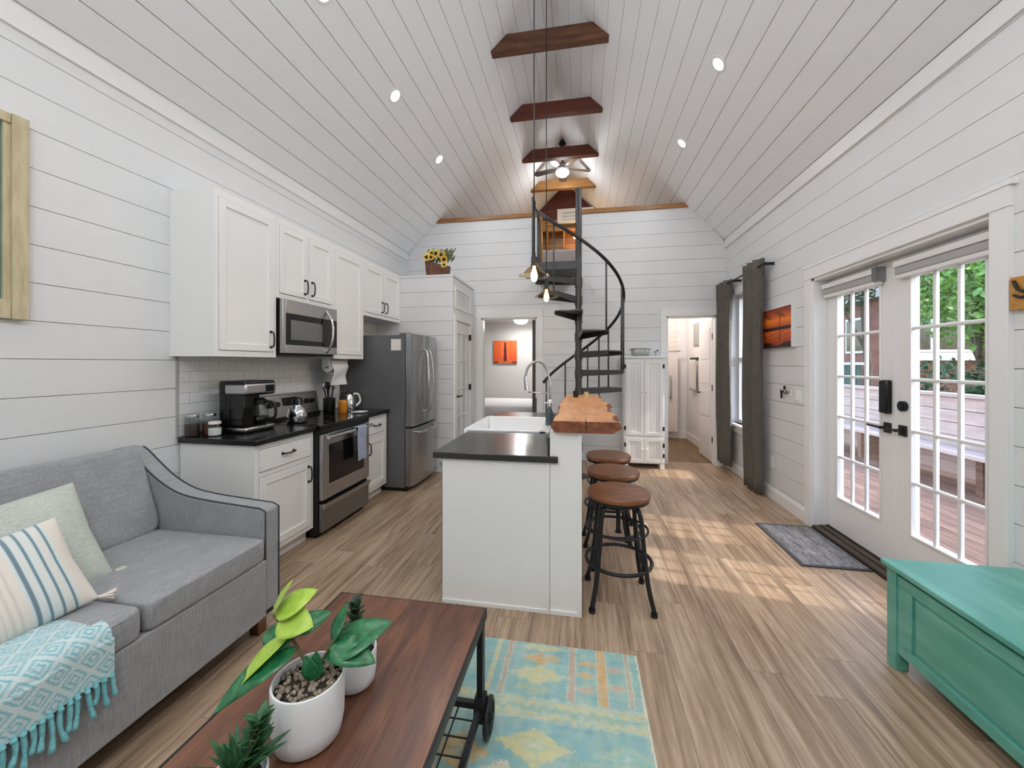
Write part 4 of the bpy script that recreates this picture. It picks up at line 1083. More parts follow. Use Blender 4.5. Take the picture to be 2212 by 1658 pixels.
# ------------------------------------------------------------------ bathroom things
t = thing('hanging_towels', 'two light towels hanging on a hook rail in the bathroom', 'towel', (XR - .04, 7.45, 1.2))
part('hook_rail', MB().box(XR - .02, 7.25, 1.52, XR, 7.7, 1.56), 'bronze', t)
for y in (7.32, 7.5):
    part('hook', MB().tube(bez([(XR - .02, y, 1.53), (XR - .06, y, 1.50), (XR - .07, y, 1.55)], 5), .006, 6), 'bronze', t, True)
    part('towel', MB().grid(lambda u, v: (XR - .055 + .018 * math.sin(u * 14), y - .04 - .05 * v + (.08 + .1 * v) * u, 1.52 - .55 * v), 14, 12), 'bath_towel', t, True, solid=.006)
mat('grey_art', (150, 148, 146), .6)
t = thing('bath_picture', 'small grey picture on the bathroom side wall', 'picture', (XR - .01, 7.3, 1.75))
part('frame', MB().box(XR - .02, 7.16, 1.76, XR, 7.50, 2.16), 'grey_art', t, bevel=.004)
part('print', MB().box(XR - .022, 7.19, 1.79, XR - .0195, 7.47, 2.13), 'zinc', t)
t = thing('shower_door', 'pale shower door with a vertical grey pull handle', 'shower door', (1.3, 7.9, .14))
part('panel', MB().box(.62, 7.90, .14, 1.84, 7.93, 1.62), 'tile', t, bevel=.004)
part('handle', MB().tube(bez([(1.70, 7.90, .80), (1.70, 7.86, .82), (1.70, 7.86, 1.18), (1.70, 7.90, 1.20)], 5), .014, 8), 'zinc', t, True)
part('rail', MB().cyl((.61, 7.88, 1.66), (1.88, 7.88, 1.69), .012, 10), 'chrome', t, True)
lamp('bath_ceiling_lamp', 'POINT', (1.35, 7.1, 2.45), 34, (1, .98, .96), .1)
# ------------------------------------------------------------------ loft things
t = thing('loft_bed', 'low white bed in the loft behind the stair', 'bed', (-.4, 7.6, ZLOFT))
part('frame', MB().box(-1.3, 6.75, ZLOFT, .75, 8.7, ZLOFT + .28), 'cap_wood', t)
part('mattress', MB().superbox((-.28, 7.7, ZLOFT + .46), (1.0, .94, .20), .22, 14), 'mattress', t, True)
part('pillow', MB().superbox((.02, 8.25, ZLOFT + .82), (.36, .14, .19), .6, 12, Matrix.Rotation(R(-20), 3, 'X')), 'mattress', t, True)
part('pillow', MB().superbox((-.75, 8.3, ZLOFT + .76), (.36, .14, .15), .6, 12, Matrix.Rotation(R(-20), 3, 'X')), 'mattress', t, True)
t = thing('headboard_shelf', 'amber wooden shelf unit behind the loft bed', 'shelf', (-.4, 8.85, ZLOFT))
for x in (-1.1, -.73, -.36, .01, .38): part('upright', MB().box(x - .015, 8.72, ZLOFT, x + .015, 8.98, 4.42), 'amber_wood', t)
for z in (3.55, 3.98, 4.41): part('shelf_board', MB().box(-1.115, 8.72, z, .395, 8.98, z + .03), 'cap_wood', t)
mat('ac_white', (226, 224, 222), .5)
t = thing('wall_air_conditioner', 'white wall unit with slots above the loft bed', 'air conditioner', (-.24, 8.9, 4.6))
part('case', MB().box(-.52, 8.80, 4.60, .30, 8.98, 4.93), 'ac_white', t, bevel=.012)
for i in range(3): part('slot', MB().box(-.40, 8.795, 4.66 + i * .075, .26, 8.802, 4.69 + i * .075), 'zinc', t)
t = thing('reading_lamp', 'small twin bulb amber lamp glowing over the loft bed', 'lamp', (.0, 8.85, 3.99))
part('stem', MB().tube([(-.06, 8.715, 4.03), (-.06, 8.68, 4.03), (-.06, 8.67, 4.22)], .008, 8), 'zinc', t, True)
for x in (-.115, -.005):
    part('bulb', MB().superbox((x, 8.67, 4.24), (.045, .045, .05), 1., 10), 'amber_on', t, True)
lamp('reading_glow', 'POINT', (-.06, 8.58, 4.24), 6, (1, .62, .25), .06, t)
# ------------------------------------------------------------------ ceiling fan
fx_, fy_ = XRG, 7.25
t = thing('ceiling_fan', 'brushed metal ceiling fan with a glowing light under the ridge', 'ceiling fan', (fx_, fy_, ZRG))
part('canopy', MB().lathe([(.075, ZRG - .01), (.075, ZRG - .05), (.03, ZRG - .10), (0, ZRG - .10)], (fx_, fy_, 0), 24), 'black_metal', t, True, auto=50)
zf = 5.08
part('rod', MB().cyl((fx_, fy_, zf), (fx_, fy_, ZRG - .08), .013, 10), 'black_metal', t, True)
part('motor', MB().lathe([(.04, zf + .08), (.09, zf + .05), (.12, zf), (.115, zf - .05), (.09, zf - .08), (0, zf - .08)], (fx_, fy_, 0), 28), 'steel', t, True, auto=60)
part('light', MB().lathe([(.12, zf - .08), (.118, zf - .12), (.09, zf - .15), (0, zf - .155)], (fx_, fy_, 0), 28), 'lamp_on', t, True)
for i in range(5):
    a = R(20 + 72 * i); q = Matrix.Rotation(a, 3, 'Z') @ Matrix.Rotation(R(12), 3, 'X')
    poly = [(.11, -.03), (.20, -.055), (.52, -.07), (.56, -.03), (.56, .03), (.52, .07), (.20, .055), (.11, .03)]
    vs = [Vector((fx_, fy_, zf - .02)) + q @ Vector((x, y, s)) for s in (-.004, .004) for (x, y) in poly]
    n = len(poly)
    part('blade', MB().add(vs, [tuple(range(n))[::-1], tuple(range(n, 2 * n))] + [(j, (j + 1) % n, n + (j + 1) % n, n + j) for j in range(n)]), 'steel_dark', t)
lamp('fan_bulb', 'POINT', (fx_, fy_, zf - .26), 11, (.96, .98, 1.), .1, t)
# ------------------------------------------------------------------ collar tie beams
ZB = 4.93
for y, lb in ((4.24, 'dark rough wooden roof beam nearest the camera'), (5.43, 'reddish wooden roof beam, second from the camera'), (6.60, 'wooden roof beam, third from the camera, beside the fan'), (7.78, 'farthest wooden roof beam above the loft')):
    zt_ = ZB + .175
    poly = [(ceil_xl(ZB) + .012, ZB), (ceil_xr(ZB) - .012, ZB), (ceil_xr(ZB) - .006, ZB + .008), (ceil_xr(zt_) - .006, zt_), (ceil_xl(zt_) + .006, zt_), (ceil_xl(ZB) + .006, ZB + .008)]
    tag(part('roof_beam', MB().prism(poly, y, y + .10), 'beam_wood' if y < 5 else ('cap_wood' if y > 7 else 'red_wood')), lb, 'beam', 'roof beams')
# ------------------------------------------------------------------ recessed lights and pendants
def recessed(side, s, y, label, power=LAMP_W):
    (x, z), Ls, nrm = slope_pt(side, s)
    q = nrm.to_track_quat('Z', 'Y').to_matrix(); c = Vector((x, y, z))
    t = thing('recessed_light', label, 'ceiling light', (x, y, z), 'recessed ceiling lights')
    part('trim_ring', MB().lathe([(.055, .0005), (.075, .0005), (.073, .006), (.055, .008)], c, 28, q, cap=False), 'white_plastic', t, True, auto=40)
    part('lens', MB().lathe([(.056, .001), (.056, .003), (0, .0032)], c, 28, q), 'lamp_on', t, True)
    lamp('recessed_lamp', 'AREA', c + nrm * .02, power, (.94, .975, 1.), .11, t, nrm)
sL = (-1.83 - XL) / (XRG - XL); sR = (XR - 1.18) / (XR - XRG)
LL, LR = slope_pt(-1, 0)[1], slope_pt(1, 0)[1]
for y, n_ in ((-1.1, 'added as unseen fill, outermost'), (.12, 'added as unseen fill, fifth'), (1.32, 'added as unseen fill, fourth'), (2.53, 'third'), (3.63, 'second'), (4.86, 'first')):  # outermost, fifth and fourth rows are added out of view as fill lights
    for side, s, LS, w_ in ((-1, sL, LL, 'left'), (1, sR, LR, 'right')):
        recessed(side, s * LS, y, 'round recessed light on the %s ceiling slope, %s from the loft' % (w_, n_))
def pendant(label, x, y, z):
    t = thing('pendant_lamp', label, 'pendant lamp', (x, y, z), 'glass pendant lamps over the island')
    part('canopy', MB().lathe([(.06, 0), (.06, -.02), (.01, -.035), (0, -.035)], (x, y, ceil_z(x) - .002), 20), 'black_metal', t, True, auto=40)
    part('cord', MB().cyl((x, y, z + .17), (x, y, ceil_z(x) - .03), .0045, 6), 'bronze', t, True)
    part('socket', MB().lathe([(0, z + .19), (.012, z + .185), (.014, z + .15), (.024, z + .145), (.026, z + .075), (.03, z + .07), (0, z + .07)], (x, y, 0), 18), 'bronze', t, True, auto=40)
    part('shade', MB().lathe([(.03, z + .085), (.036, z + .07), (.06, z + .045), (.095, z + .008), (.128, z - .008)], (x, y, 0), 36, cap=False), 'smoke_glass', t, True, solid=.003)
    part('bulb', MB().lathe([(.012, z + .075), (.014, z + .05), (.026, z + .01), (.029, z - .02), (.02, z - .05), (0, z - .06)], (x, y, 0), 18), 'bulb_on', t, True)
    lamp('pendant_bulb', 'POINT', (x, y, z - .09), 5, (1, .78, .5), .03, t)
glassmat('smoke_glass', (242, 232, 212))
# added fill globe, unseen behind the camera, brightens surfaces facing it
t = thing('fill_globe', 'added white fill globe hanging unseen behind the camera', 'lamp', (XRG, -.55, 3.4))
part('rod', MB().cyl((XRG, -.55, 3.5), (XRG, -.55, ZRG - .02), .012, 8), 'black_metal', t, True)
part('globe', MB().superbox((XRG, -.55, 3.35), (.22, .22, .22), 1., 14), 'lamp_on', t, True)
lamp('fill_globe_light', 'POINT', (XRG, -.55, 3.05), FILL_GLOBE_W, (.94, .975, 1.), .24, t)
pendant('nearer glass pendant lamp with glowing bulb over the island', -.378, 3.2, 2.185)
pendant('farther glass pendant lamp hanging in front of the stair', -.356, 4.12, 2.165)
# ------------------------------------------------------------------ right wall
def curtain(label, y0, y1, z0, z1, folds, amp, xc=1.925):
    t = thing('curtain', label, 'curtain', (xc, (y0 + y1) / 2, z0), 'grommet curtains at the window')
    def fn(u, v):
        y = y0 + (y1 - y0) * u
        a = u * folds * 2 * PI
        w = amp * (.75 + .25 * v)
        return (xc + w * math.sin(a) + .008 * math.sin(v * 7 + u * 9), y + .01 * math.sin(2 * a), z0 + (z1 - z0) * v)
    c = part('cloth', MB().grid(fn, folds * 16, 24), 'curtain_cloth', t, True, solid=.004)
    for i in range(folds * 2):
        u = (i + .5) / (folds * 2); y = y0 + (y1 - y0) * u
    return t
curtain('brown grey curtain panel nearer the glass doors', 4.62, 5.03, .02, 2.60, 3, .045)
curtain('grey curtain panel at the far side of the window', 5.52, 5.93, .09, 2.56, 3, .045)
t = thing('curtain_rod', 'thin black curtain rod across the window', 'curtain rod', (1.925, 5.3, 2.51))
part('rod', MB().cyl((1.925, 4.55, 2.515), (1.925, 5.94, 2.515), .009, 10), 'black_metal', t, True)
for y in (4.56, 5.42): part('bracket', MB().box(1.92, y - .008, 2.50, XR, y + .008, 2.53), 'black_metal', t)
for y in (4.545, 5.942): part('finial', MB().superbox((1.925, y, 2.515), (.018, .018, .018), 1., 8), 'black_metal', t, True)
# canvas with lake at sunset
def lake(u, v):
    if v > .52:
        t_ = (v - .52) / .48; c = lerp((250, 132, 34), (120, 34, 14), min(1, abs(t_ - .35) * 1.5))
        if .5 < t_ < .8 and math.sin(u * 13 + t_ * 9) > .3: c = lerp(c, (84, 26, 12), .5)
    elif v > .45: c = (34, 12, 8) if (v < .5 + .02 * math.sin(u * 17)) else (60, 20, 10)
    else:
        t_ = v / .45; c = lerp((150, 44, 16), (236, 116, 34), t_)
        if math.sin(v * 160 + u * 5) > .7: c = lerp(c, (70, 22, 10), .35)
        if v < .10 + .05 * math.sin(u * 9): c = (40, 14, 8)
    if abs(u - .62) < .012 and .18 < v < .78: c = (46, 14, 8)
    return c
t = thing('sunset_canvas', 'orange sunset lake canvas on the wall between window and doors', 'picture', (XR - .02, 4.41, 1.61))
cy0, cy1, cz0, cz1 = 4.13, 4.70, 1.612, 2.018
part('canvas_block', MB().box(XR - .045, cy0, cz0, XR - .001, cy1, cz1), 'wall', t)
o = part('print', MB().grid(lambda u, v: (XR - .0455, cy1 + (cy0 - cy1) * u, cz0 + (cz1 - cz0) * v), 80, 60), 'canvas_print', t)
paint(o, lambda i, co: lake((cy1 - co.y) / (cy1 - cy0), (co.z - cz0) / (cz1 - cz0)))
# key hooks, switch, outlet
t = thing('key_hooks', 'black wall hooks with hanging keys beside the light switch', 'key hooks', (XR, 4.30, 1.17))
part('plate', MB().box(XR - .006, 4.22, 1.14, XR, 4.38, 1.19), 'white_plastic', t)
for i, y in enumerate((4.35, 4.29, 4.245)):
    part('hook', MB().tube(bez([(XR - .004, y, 1.18), (XR - .03, y, 1.15), (XR - .035, y, 1.19)], 4), .004, 6), 'black_metal', t, True)
    part('key', MB().box(XR - .032, y - .010, 1.10 + .09 * i, XR - .022, y + .012, 1.18 + .05 * i), 'black', t)
def plate(label, y, z, w=.12, n=2):
    t = thing('light_switch' if n else 'wall_outlet', label, 'switch' if n else 'outlet', (XR, y, z))
    part('plate', MB().box(XR - .006, y - w / 2, z - .06, XR, y + w / 2, z + .06), 'white_plastic', t, bevel=.003)
    for i in range(max(n, 1)):
        yy_ = y + (i - (n - 1) / 2) * .046 if n else y
        if n: part('rocker', MB().box(XR - .010, yy_ - .016, z - .033, XR - .005, yy_ + .016, z + .033), 'ceramic', t, bevel=.002)
    if not n:
        for s in (-1, 1): part('socket', MB().cyl((XR - .006, y, z + s * .022), (XR - .008, y, z + s * .022), .016, 14), 'ceramic', t, True, auto=40)
plate('white double light switch beside the key hooks', 4.085, 1.135)
plate('white wall outlet low on the wall below the canvas', 4.60, .39, .075, 0)
t = thing('wooden_plaque', 'brown wooden plaque with carved branch at the right edge', 'plaque', (XR - .01, 2.13, 1.70))
part('board', MB().box(XR - .03, 2.02, 1.70, XR, 2.222, 1.855), 'amber_wood', t, bevel=.004)
part('carving', MB().tube(bez([(XR - .034, 2.20, 1.835), (XR - .04, 2.17, 1.79), (XR - .04, 2.12, 1.78), (XR - .04, 2.08, 1.82)], 6), .007, 6).tube(bez([(XR - .034, 2.20, 1.77), (XR - .04, 2.16, 1.755), (XR - .04, 2.10, 1.765)], 6), .006, 6), 'black', t, True)
# roller shades on the doors
mat('shade_cloth', (176, 176, 177), .8)
def shade(label, y0, y1, br):
    t = thing('roller_shade', label, 'shade', (DX0 - .02, (y0 + y1) / 2, 2.03), 'roller shades on the doors')
    part('cassette', MB().box(DX0 - .06, y0, 2.095, DX0 - .001, y1, 2.135), 'trim', t, bevel=.004)
    part('roll', MB().box(DX0 - .05, y0 + .004, 2.045, DX0 - .002, y1 - .004, 2.095), 'shade_cloth', t, bevel=.006)
    part('bottom_bar', MB().box(DX0 - .045, y0 + .004, 2.018, DX0 - .009, y1 - .004, 2.045), 'trim', t, bevel=.003)
    if br: part('end_bracket', MB().box(DX0 - .064, y0 - .012, 2.04, DX0 - .001, y0 + .03, 2.14), 'steel_dark', t)
shade('grey roller shade with metal end bracket on the far glass door', YJ + .095, DY1 - .04, True)
shade('grey roller shade rolled up on the near glass door', DY0 + .04, YJ - .06, False)
# door mat
t = thing('door_mat', 'grey textured door mat at the threshold of the glass doors', 'mat', (1.79, 3.47, 0))
part('mat', MB().box(1.585, 3.125, 0, 1.995, 3.83, .010), 'mat_cloth', t, bevel=.003)
part('border', MB().box(1.56, 3.10, 0, 1.585, 3.855, .009).box(1.995, 3.10, 0, 2.005, 3.855, .009).box(1.585, 3.10, 0, 1.995, 3.125, .009).box(1.585, 3.83, 0, 1.995, 3.855, .009), 'mat_edge', t)
# teal chest ---------------------------------------------------------------------
t = thing('teal_chest', 'teal painted wooden blanket chest against the right wall', 'chest', (1.73, 1.6, 0))
hx0, hx1, hy0, hy1, hz = 1.455, 2.005, .98, 2.185, .50
part('body', MB().box(hx0 + .03, hy0 + .02, .085, hx1 - .01, hy1 - .02, hz - .03), 'chest_paint', t)
for (x, y) in ((hx0 + .012, hy0 + .005), (hx0 + .012, hy1 - .06), (hx1 - .065, hy0 + .005), (hx1 - .065, hy1 - .06)):
    part('corner_post', MB().box(x, y, 0, x + .055, y + .055, hz - .03), 'chest_paint', t, bevel=.003)
f = MB().box(hx0 + .018, hy0 + .06, .085, hx0 + .032, hy1 - .06, .135).box(hx0 + .018, hy0 + .06, .40, hx0 + .032, hy1 - .06, .452).box(hx0 + .018, hy1 - .14, .135, hx0 + .032, hy1 - .06, .40).box(hx0 + .018, hy0 + .06, .135, hx0 + .032, hy0 + .14, .40)
part('front_frame', f, 'chest_paint', t, bevel=.003)
part('front_panel', MB().box(hx0 + .024, hy0 + .155, .15, hx0 + .030, hy1 - .155, .385), 'chest_paint', t, bevel=.002)
part('end_panel', MB().box(hx0 + .08, hy1 - .021, .11, hx1 - .08, hy1 - .012, .44), 'chest_paint', t, bevel=.002)
part('shadow_gap', MB().box(hx0 + .035, hy0 + .03, hz - .036, hx1 - .02, hy1 - .03, hz - .024), 'black', t)
part('lid', MB().box(hx0 - .008, hy0 - .01, hz - .024, hx1 + .005, hy1 + .006, hz), 'chest_paint', t, bevel=.004)
for y in (1.3, 1.85): part('hinge', MB().box(hx1 - .03, y, hz, hx1 + .004, y + .09, hz + .003), 'bronze', t)
# ------------------------------------------------------------------ sofa
t = thing('sofa', 'grey fabric three seat sofa with sloped arms along the left wall', 'sofa', (-2.2, .92, 0))
FX, AY0_, AY1_ = -1.645, 1.80, 1.90          # front, inner and outer face of the far arm
NY0, NY1 = -.05, .05                          # near arm
prof = [(-2.70, .13)] + [(-2.70, .90)] + [tuple(p)[:2] for p in [(q.x, q.y) for q in bez([(-2.66, .955, 0), (-2.60, .968, 0), (-2.53, .945, 0), (-2.44, .875, 0), (-2.33, .795, 0), (-2.20, .735, 0), (-2.05, .708, 0), (-1.85, .692, 0), (-1.68, .680, 0)], 5)]] + [(FX, .665), (FX, .13)]
for (a, b, nm) in ((AY0_, AY1_, 'arm'), (NY0, NY1, 'arm')):
    ar = part(nm, MB().prism(prof, a, b), 'sofa_fabric', t, bevel=.012)
    top = [p for p in prof[1:-1]]
    for y in (a + .004, b - .004):
        part('welt', MB().tube([(x, y, z) for x, z in top if x > -2.57] + [(FX, y, .14)], .0045, 6), 'welt', ar, True)
part('back_frame', MB().prism([(-2.71, .13), (-2.71, .90), (-2.66, .955), (-2.60, .955), (-2.50, .80), (-2.44, .30), (-2.44, .13)], NY1, AY0_), 'sofa_fabric', t, bevel=.02)
part('front_panel', MB().box(-2.44, NY1, .115, FX + .012, AY0_, .415), 'sofa_fabric', t, bevel=.008)
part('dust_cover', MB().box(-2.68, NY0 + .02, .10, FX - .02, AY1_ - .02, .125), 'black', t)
cw = (AY0_ - NY1) / 3
for i in range(3):
    y0, y1 = NY1 + cw * i + .003, NY1 + cw * (i + 1) - .003
    s = part('seat_cushion', MB().superbox(((-2.36 + FX - .0) / 2 - .0, (y0 + y1) / 2, .474), ((2.36 + FX) / 2 + .02, (y1 - y0) / 2, .062), .18, 16, e2=.10), 'sofa_fabric', t, True, sub=1)
    part('welt', MB().tube([(FX + .0, y0 + .02, .525), (FX + .014, y0 + .06, .519), (FX + .014, y1 - .06, .519), (FX, y1 - .02, .525)], .004, 6), 'sofa_fabric', s, True)
    rot = Matrix.Rotation(R(-19), 3, 'Y')
    part('back_cushion', MB().superbox((-2.445, (y0 + y1) / 2, .735), (.085, (y1 - y0) / 2, .245), .22, 16, rot, e2=.12), 'sofa_fabric', t, True, sub=1)
for (x, y) in ((FX - .07, AY1_ - .07), (FX - .07, NY0 + .07), (-2.62, AY1_ - .07), (-2.62, NY0 + .07)):
    part('leg', MB().box(x - .028, y - .028, 0, x + .028, y + .028, .11), 'table_wood', t, bevel=.003)
# pillows -------------------------------------------------------------------
def pillow_mesh(w, h, th, c, rot, n=40):
    """two puffed sheets sewn at the rim; returns MB and uv list"""
    m = MB(); uv = []
    c = Vector(c)
    for s in (1, -1):
        k0 = len(m.v)
        for i in range(n + 1):
            for j in range(n + 1):
                u, v = -1 + 2 * i / n, -1 + 2 * j / n
                pin = 1 - .07 * (abs(u) ** 2) * (1 - abs(v) ** 2) * 0
                x = u * (1 - .06 * (1 - v * v) * 0 - .05 * (1 - abs(v)) * abs(u) ** 3) ; y = v * (1 - .05 * (1 - abs(u)) * abs(v) ** 3)
                z = s * th * (max(0, 1 - abs(u) ** 2.6) ** .55) * (max(0, 1 - abs(v) ** 2.6) ** .55)
                m.v.append(tuple(c + rot @ Vector((z, x * w / 2, y * h / 2)))); uv.append((u, v))
        for i in range(n):
            for j in range(n):
                a = k0 + i * (n + 1) + j; m.f.append((a, a + n + 1, a + n + 2, a + 1))
    return m, uv
def rotm(rx, ry, rz): return Euler((R(rx), R(ry), R(rz))).to_matrix()
t = thing('sage_cushion', 'plain sage grey throw cushion leaning behind the striped one', 'cushion', (-2.2, 1.15, .54))
rq = rotm(7, -30, -14)
m, uv = pillow_mesh(.46, .46, .075, (-2.19, 1.165, .69), rq)
part('cover', m, 'cushion_sage', t, True)
part('corner_tie', MB().superbox(Vector((-2.19, 1.165, .69)) + rq @ Vector((.01, .25, -.225)), (.018, .026, .014), .9, 8), 'cushion_sage', t, True)
t = thing('striped_cushion', 'cream lumbar cushion with blue grey stripes and corner tassels', 'cushion', (-2.0, 1.06, .54))
rq = rotm(12, -33, -20)
pc = Vector((-1.975, .95, .66))
m, uv = pillow_mesh(.50, .36, .088, pc, rq, 130)
o = part('cover', m, 'pillow_print', t, True)
def stripes(i, co):
    u, v = uv[i]
    base = (226, 219, 210)
    for c0 in (.76, .64, .52, .40, -.16, -.28, -.40, -.52, -.9):
        if abs(u - c0) < .017: return (112, 136, 146)
        if abs(u - c0) < .05: return (212, 222, 222)
    if .3 > u > .02 and abs((u * 14) % 1 - .5) < .2: return (214, 204, 196)
    return base
paint(o, stripes)
for (a, b) in ((.245, -.175), (-.245, -.175)):
    c = pc + rq @ Vector((.0, a, b)); d = (rq @ Vector((.12, a, b * .5))).normalized()
    if b < 0: d = (d + Vector((.5, .3, -.25))).normalized()
    m = MB()
    for k in range(14):
        rr = random.Random(k + int(a * 100)); jit = Vector((rr.uniform(-1, 1), rr.uniform(-1, 1), rr.uniform(-.6, 1))) * .35
        m.tube(bez([c, c + d * .02 + jit * .01, c + (d + jit) .normalized() * .055], 3), .0045, 5)
    part('tassel', m, 'tassel', t, True)
# throw blanket ----------------------------------------------------------------
def diamonds(i, co):
    u, v = TUV[i]
    a, b = u / .062, v / .062
    p, q = a + b * .5, a - b * .5
    p, q = a, b
    cx_, cy_ = (p % 1) - .5, (q % 1) - .5
    d = max(abs(cx_), abs(cy_)) * 2
    lvl = int(d * 5.0)
    return (206, 220, 222) if lvl % 2 == 0 else (132, 190, 200)
TUV = []
def throw_fn(u, v):
    # v along the cloth: back of the seat -> over the front edge -> down; u along the sofa
    L = .66; s = v * L
    ytop = 1.10 - .25 * max(0, 1 - s / .34) ** 2
    y0 = .10
    y = y0 + (ytop - y0) * u
    zt = .545
    top = .50
    if s < top - .05: x, z = -2.12 + s, zt + .006 * math.sin(y * 22 + s * 9)
    else:
        q = s - (top - .05); r = .055
        arc = r * PI / 2
        if q < arc:
            a = q / r; x, z = -2.12 + top - .05 + r * math.sin(a), zt - r * (1 - math.cos(a))
        else: x, z = -2.12 + top - .05 + r + .004 * math.sin(y * 30) + .004, zt - r - (q - arc)
    if u > .93: z -= (u - .93) * .25 if s < top - .05 else 0
    TUV.append((s * .78 + y * .62, s * .62 - y * .78))
    return (x, y, z)
t = thing('throw_blanket', 'aqua throw blanket with white diamond pattern over the sofa seat', 'blanket', (-1.8, .7, .54))
o = part('cloth', MB().grid(throw_fn, 200, 150), 'throw_print', t, True)
paint(o, diamonds)
zb_ = .545 - .055 - (.66 - .45 - .055 * PI / 2)
m_all = []
k = 0; y = .12
rr = random.Random(3)
while y < 1.10:
    ln = rr.uniform(.06, .115)
    x0 = -2.12 + .45 + .055 + .004
    m = MB().tube(bez([(x0, y, zb_ + .012), (x0 + .004, y + rr.uniform(-.006, .006), zb_ - ln * .5), (x0 + .006 + rr.uniform(-.004, .006), y + rr.uniform(-.014, .014), zb_ - ln)], 4), [.006, .006, .0065, .007, .006, .0055, .007, .008, .0085], 6)
    m.superbox((x0 + .003, y, zb_ - .004), (.008, .008, .008), 1., 5)
    part('fringe_strand', m, 'fringe', t, True); y += rr.uniform(.018, .026)
# old window frame hung on the left wall -------------------------------------------
t = thing('old_window_frame', 'weathered cream window frame with teal glass hung on the left wall', 'window frame', (XL + .03, 1.2, 1.66))
wy0, wy1, wz0, wz1 = .70, 1.512, 1.668, 2.676
part('stile', MB().box(XL + .001, wy1 - .062, wz0, XL + .042, wy1, wz1), 'cream_paint', t, bevel=.003)
part('stile', MB().box(XL + .001, wy0, wz0, XL + .042, wy0 + .062, wz1), 'cream_paint', t, bevel=.003)
part('rail', MB().box(XL + .001, wy0 + .062, wz1 - .05, XL + .036, wy1 - .062, wz1 - .002), 'cream_paint', t, bevel=.003)
part('rail', MB().box(XL + .001, wy0 + .062, wz0 + .002, XL + .036, wy1 - .062, wz0 + .095), 'cream_paint', t, bevel=.003)
part('inner_bead', MB().box(XL + .001, wy1 - .085, wz0 + .095, XL + .026, wy1 - .062, wz1 - .05), 'cream_paint', t)
mat('teal_glass', (86, 128, 122), .12)
part('pane', MB().box(XL + .004, wy0 + .062, wz0 + .095, XL + .012, wy1 - .085, wz1 - .05), 'teal_glass', t)
# ------------------------------------------------------------------ rug
RX0, RX1, RY0, RY1 = -.95, .272, .15, 2.0
nu, nv = 240, 330
m = MB().grid(lambda u, v: (RX0 + (RX1 - RX0) * u, RY0 + (RY1 - RY0) * v, .0065 + .0008 * math.sin(u * 40) * math.sin(v * 55)), nu, nv)
rug = thing('rug', 'pale turquoise and orange patterned rug under the coffee table', 'rug', (-.3, 1.1, 0))
pile = part('pile', m, 'rug_print', rug, True)
part('backing', MB().box(RX0 + .002, RY0 + .002, 0.0005, RX1 - .002, RY1 - .002, .005), 'tassel', rug)
rg = random.Random(11)
noise = [[rg.random() for _ in range(64)] for _ in range(64)]
def nz(x, y):
    x, y = x % 63, y % 63; i, j = int(x), int(y); fx, fy = x - i, y - j
    return (noise[i][j] * (1 - fx) + noise[i + 1][j] * fx) * (1 - fy) + (noise[i][j + 1] * (1 - fx) + noise[i + 1][j + 1] * fx) * fy
def zig(a, p): return abs((a / p) % 1 - .5) * 2
AQ, BL, YE, OR, CR, PK, GR = (134, 188, 184), (104, 164, 186), (202, 198, 140), (208, 160, 98), (214, 212, 194), (184, 156, 136), (142, 180, 150)
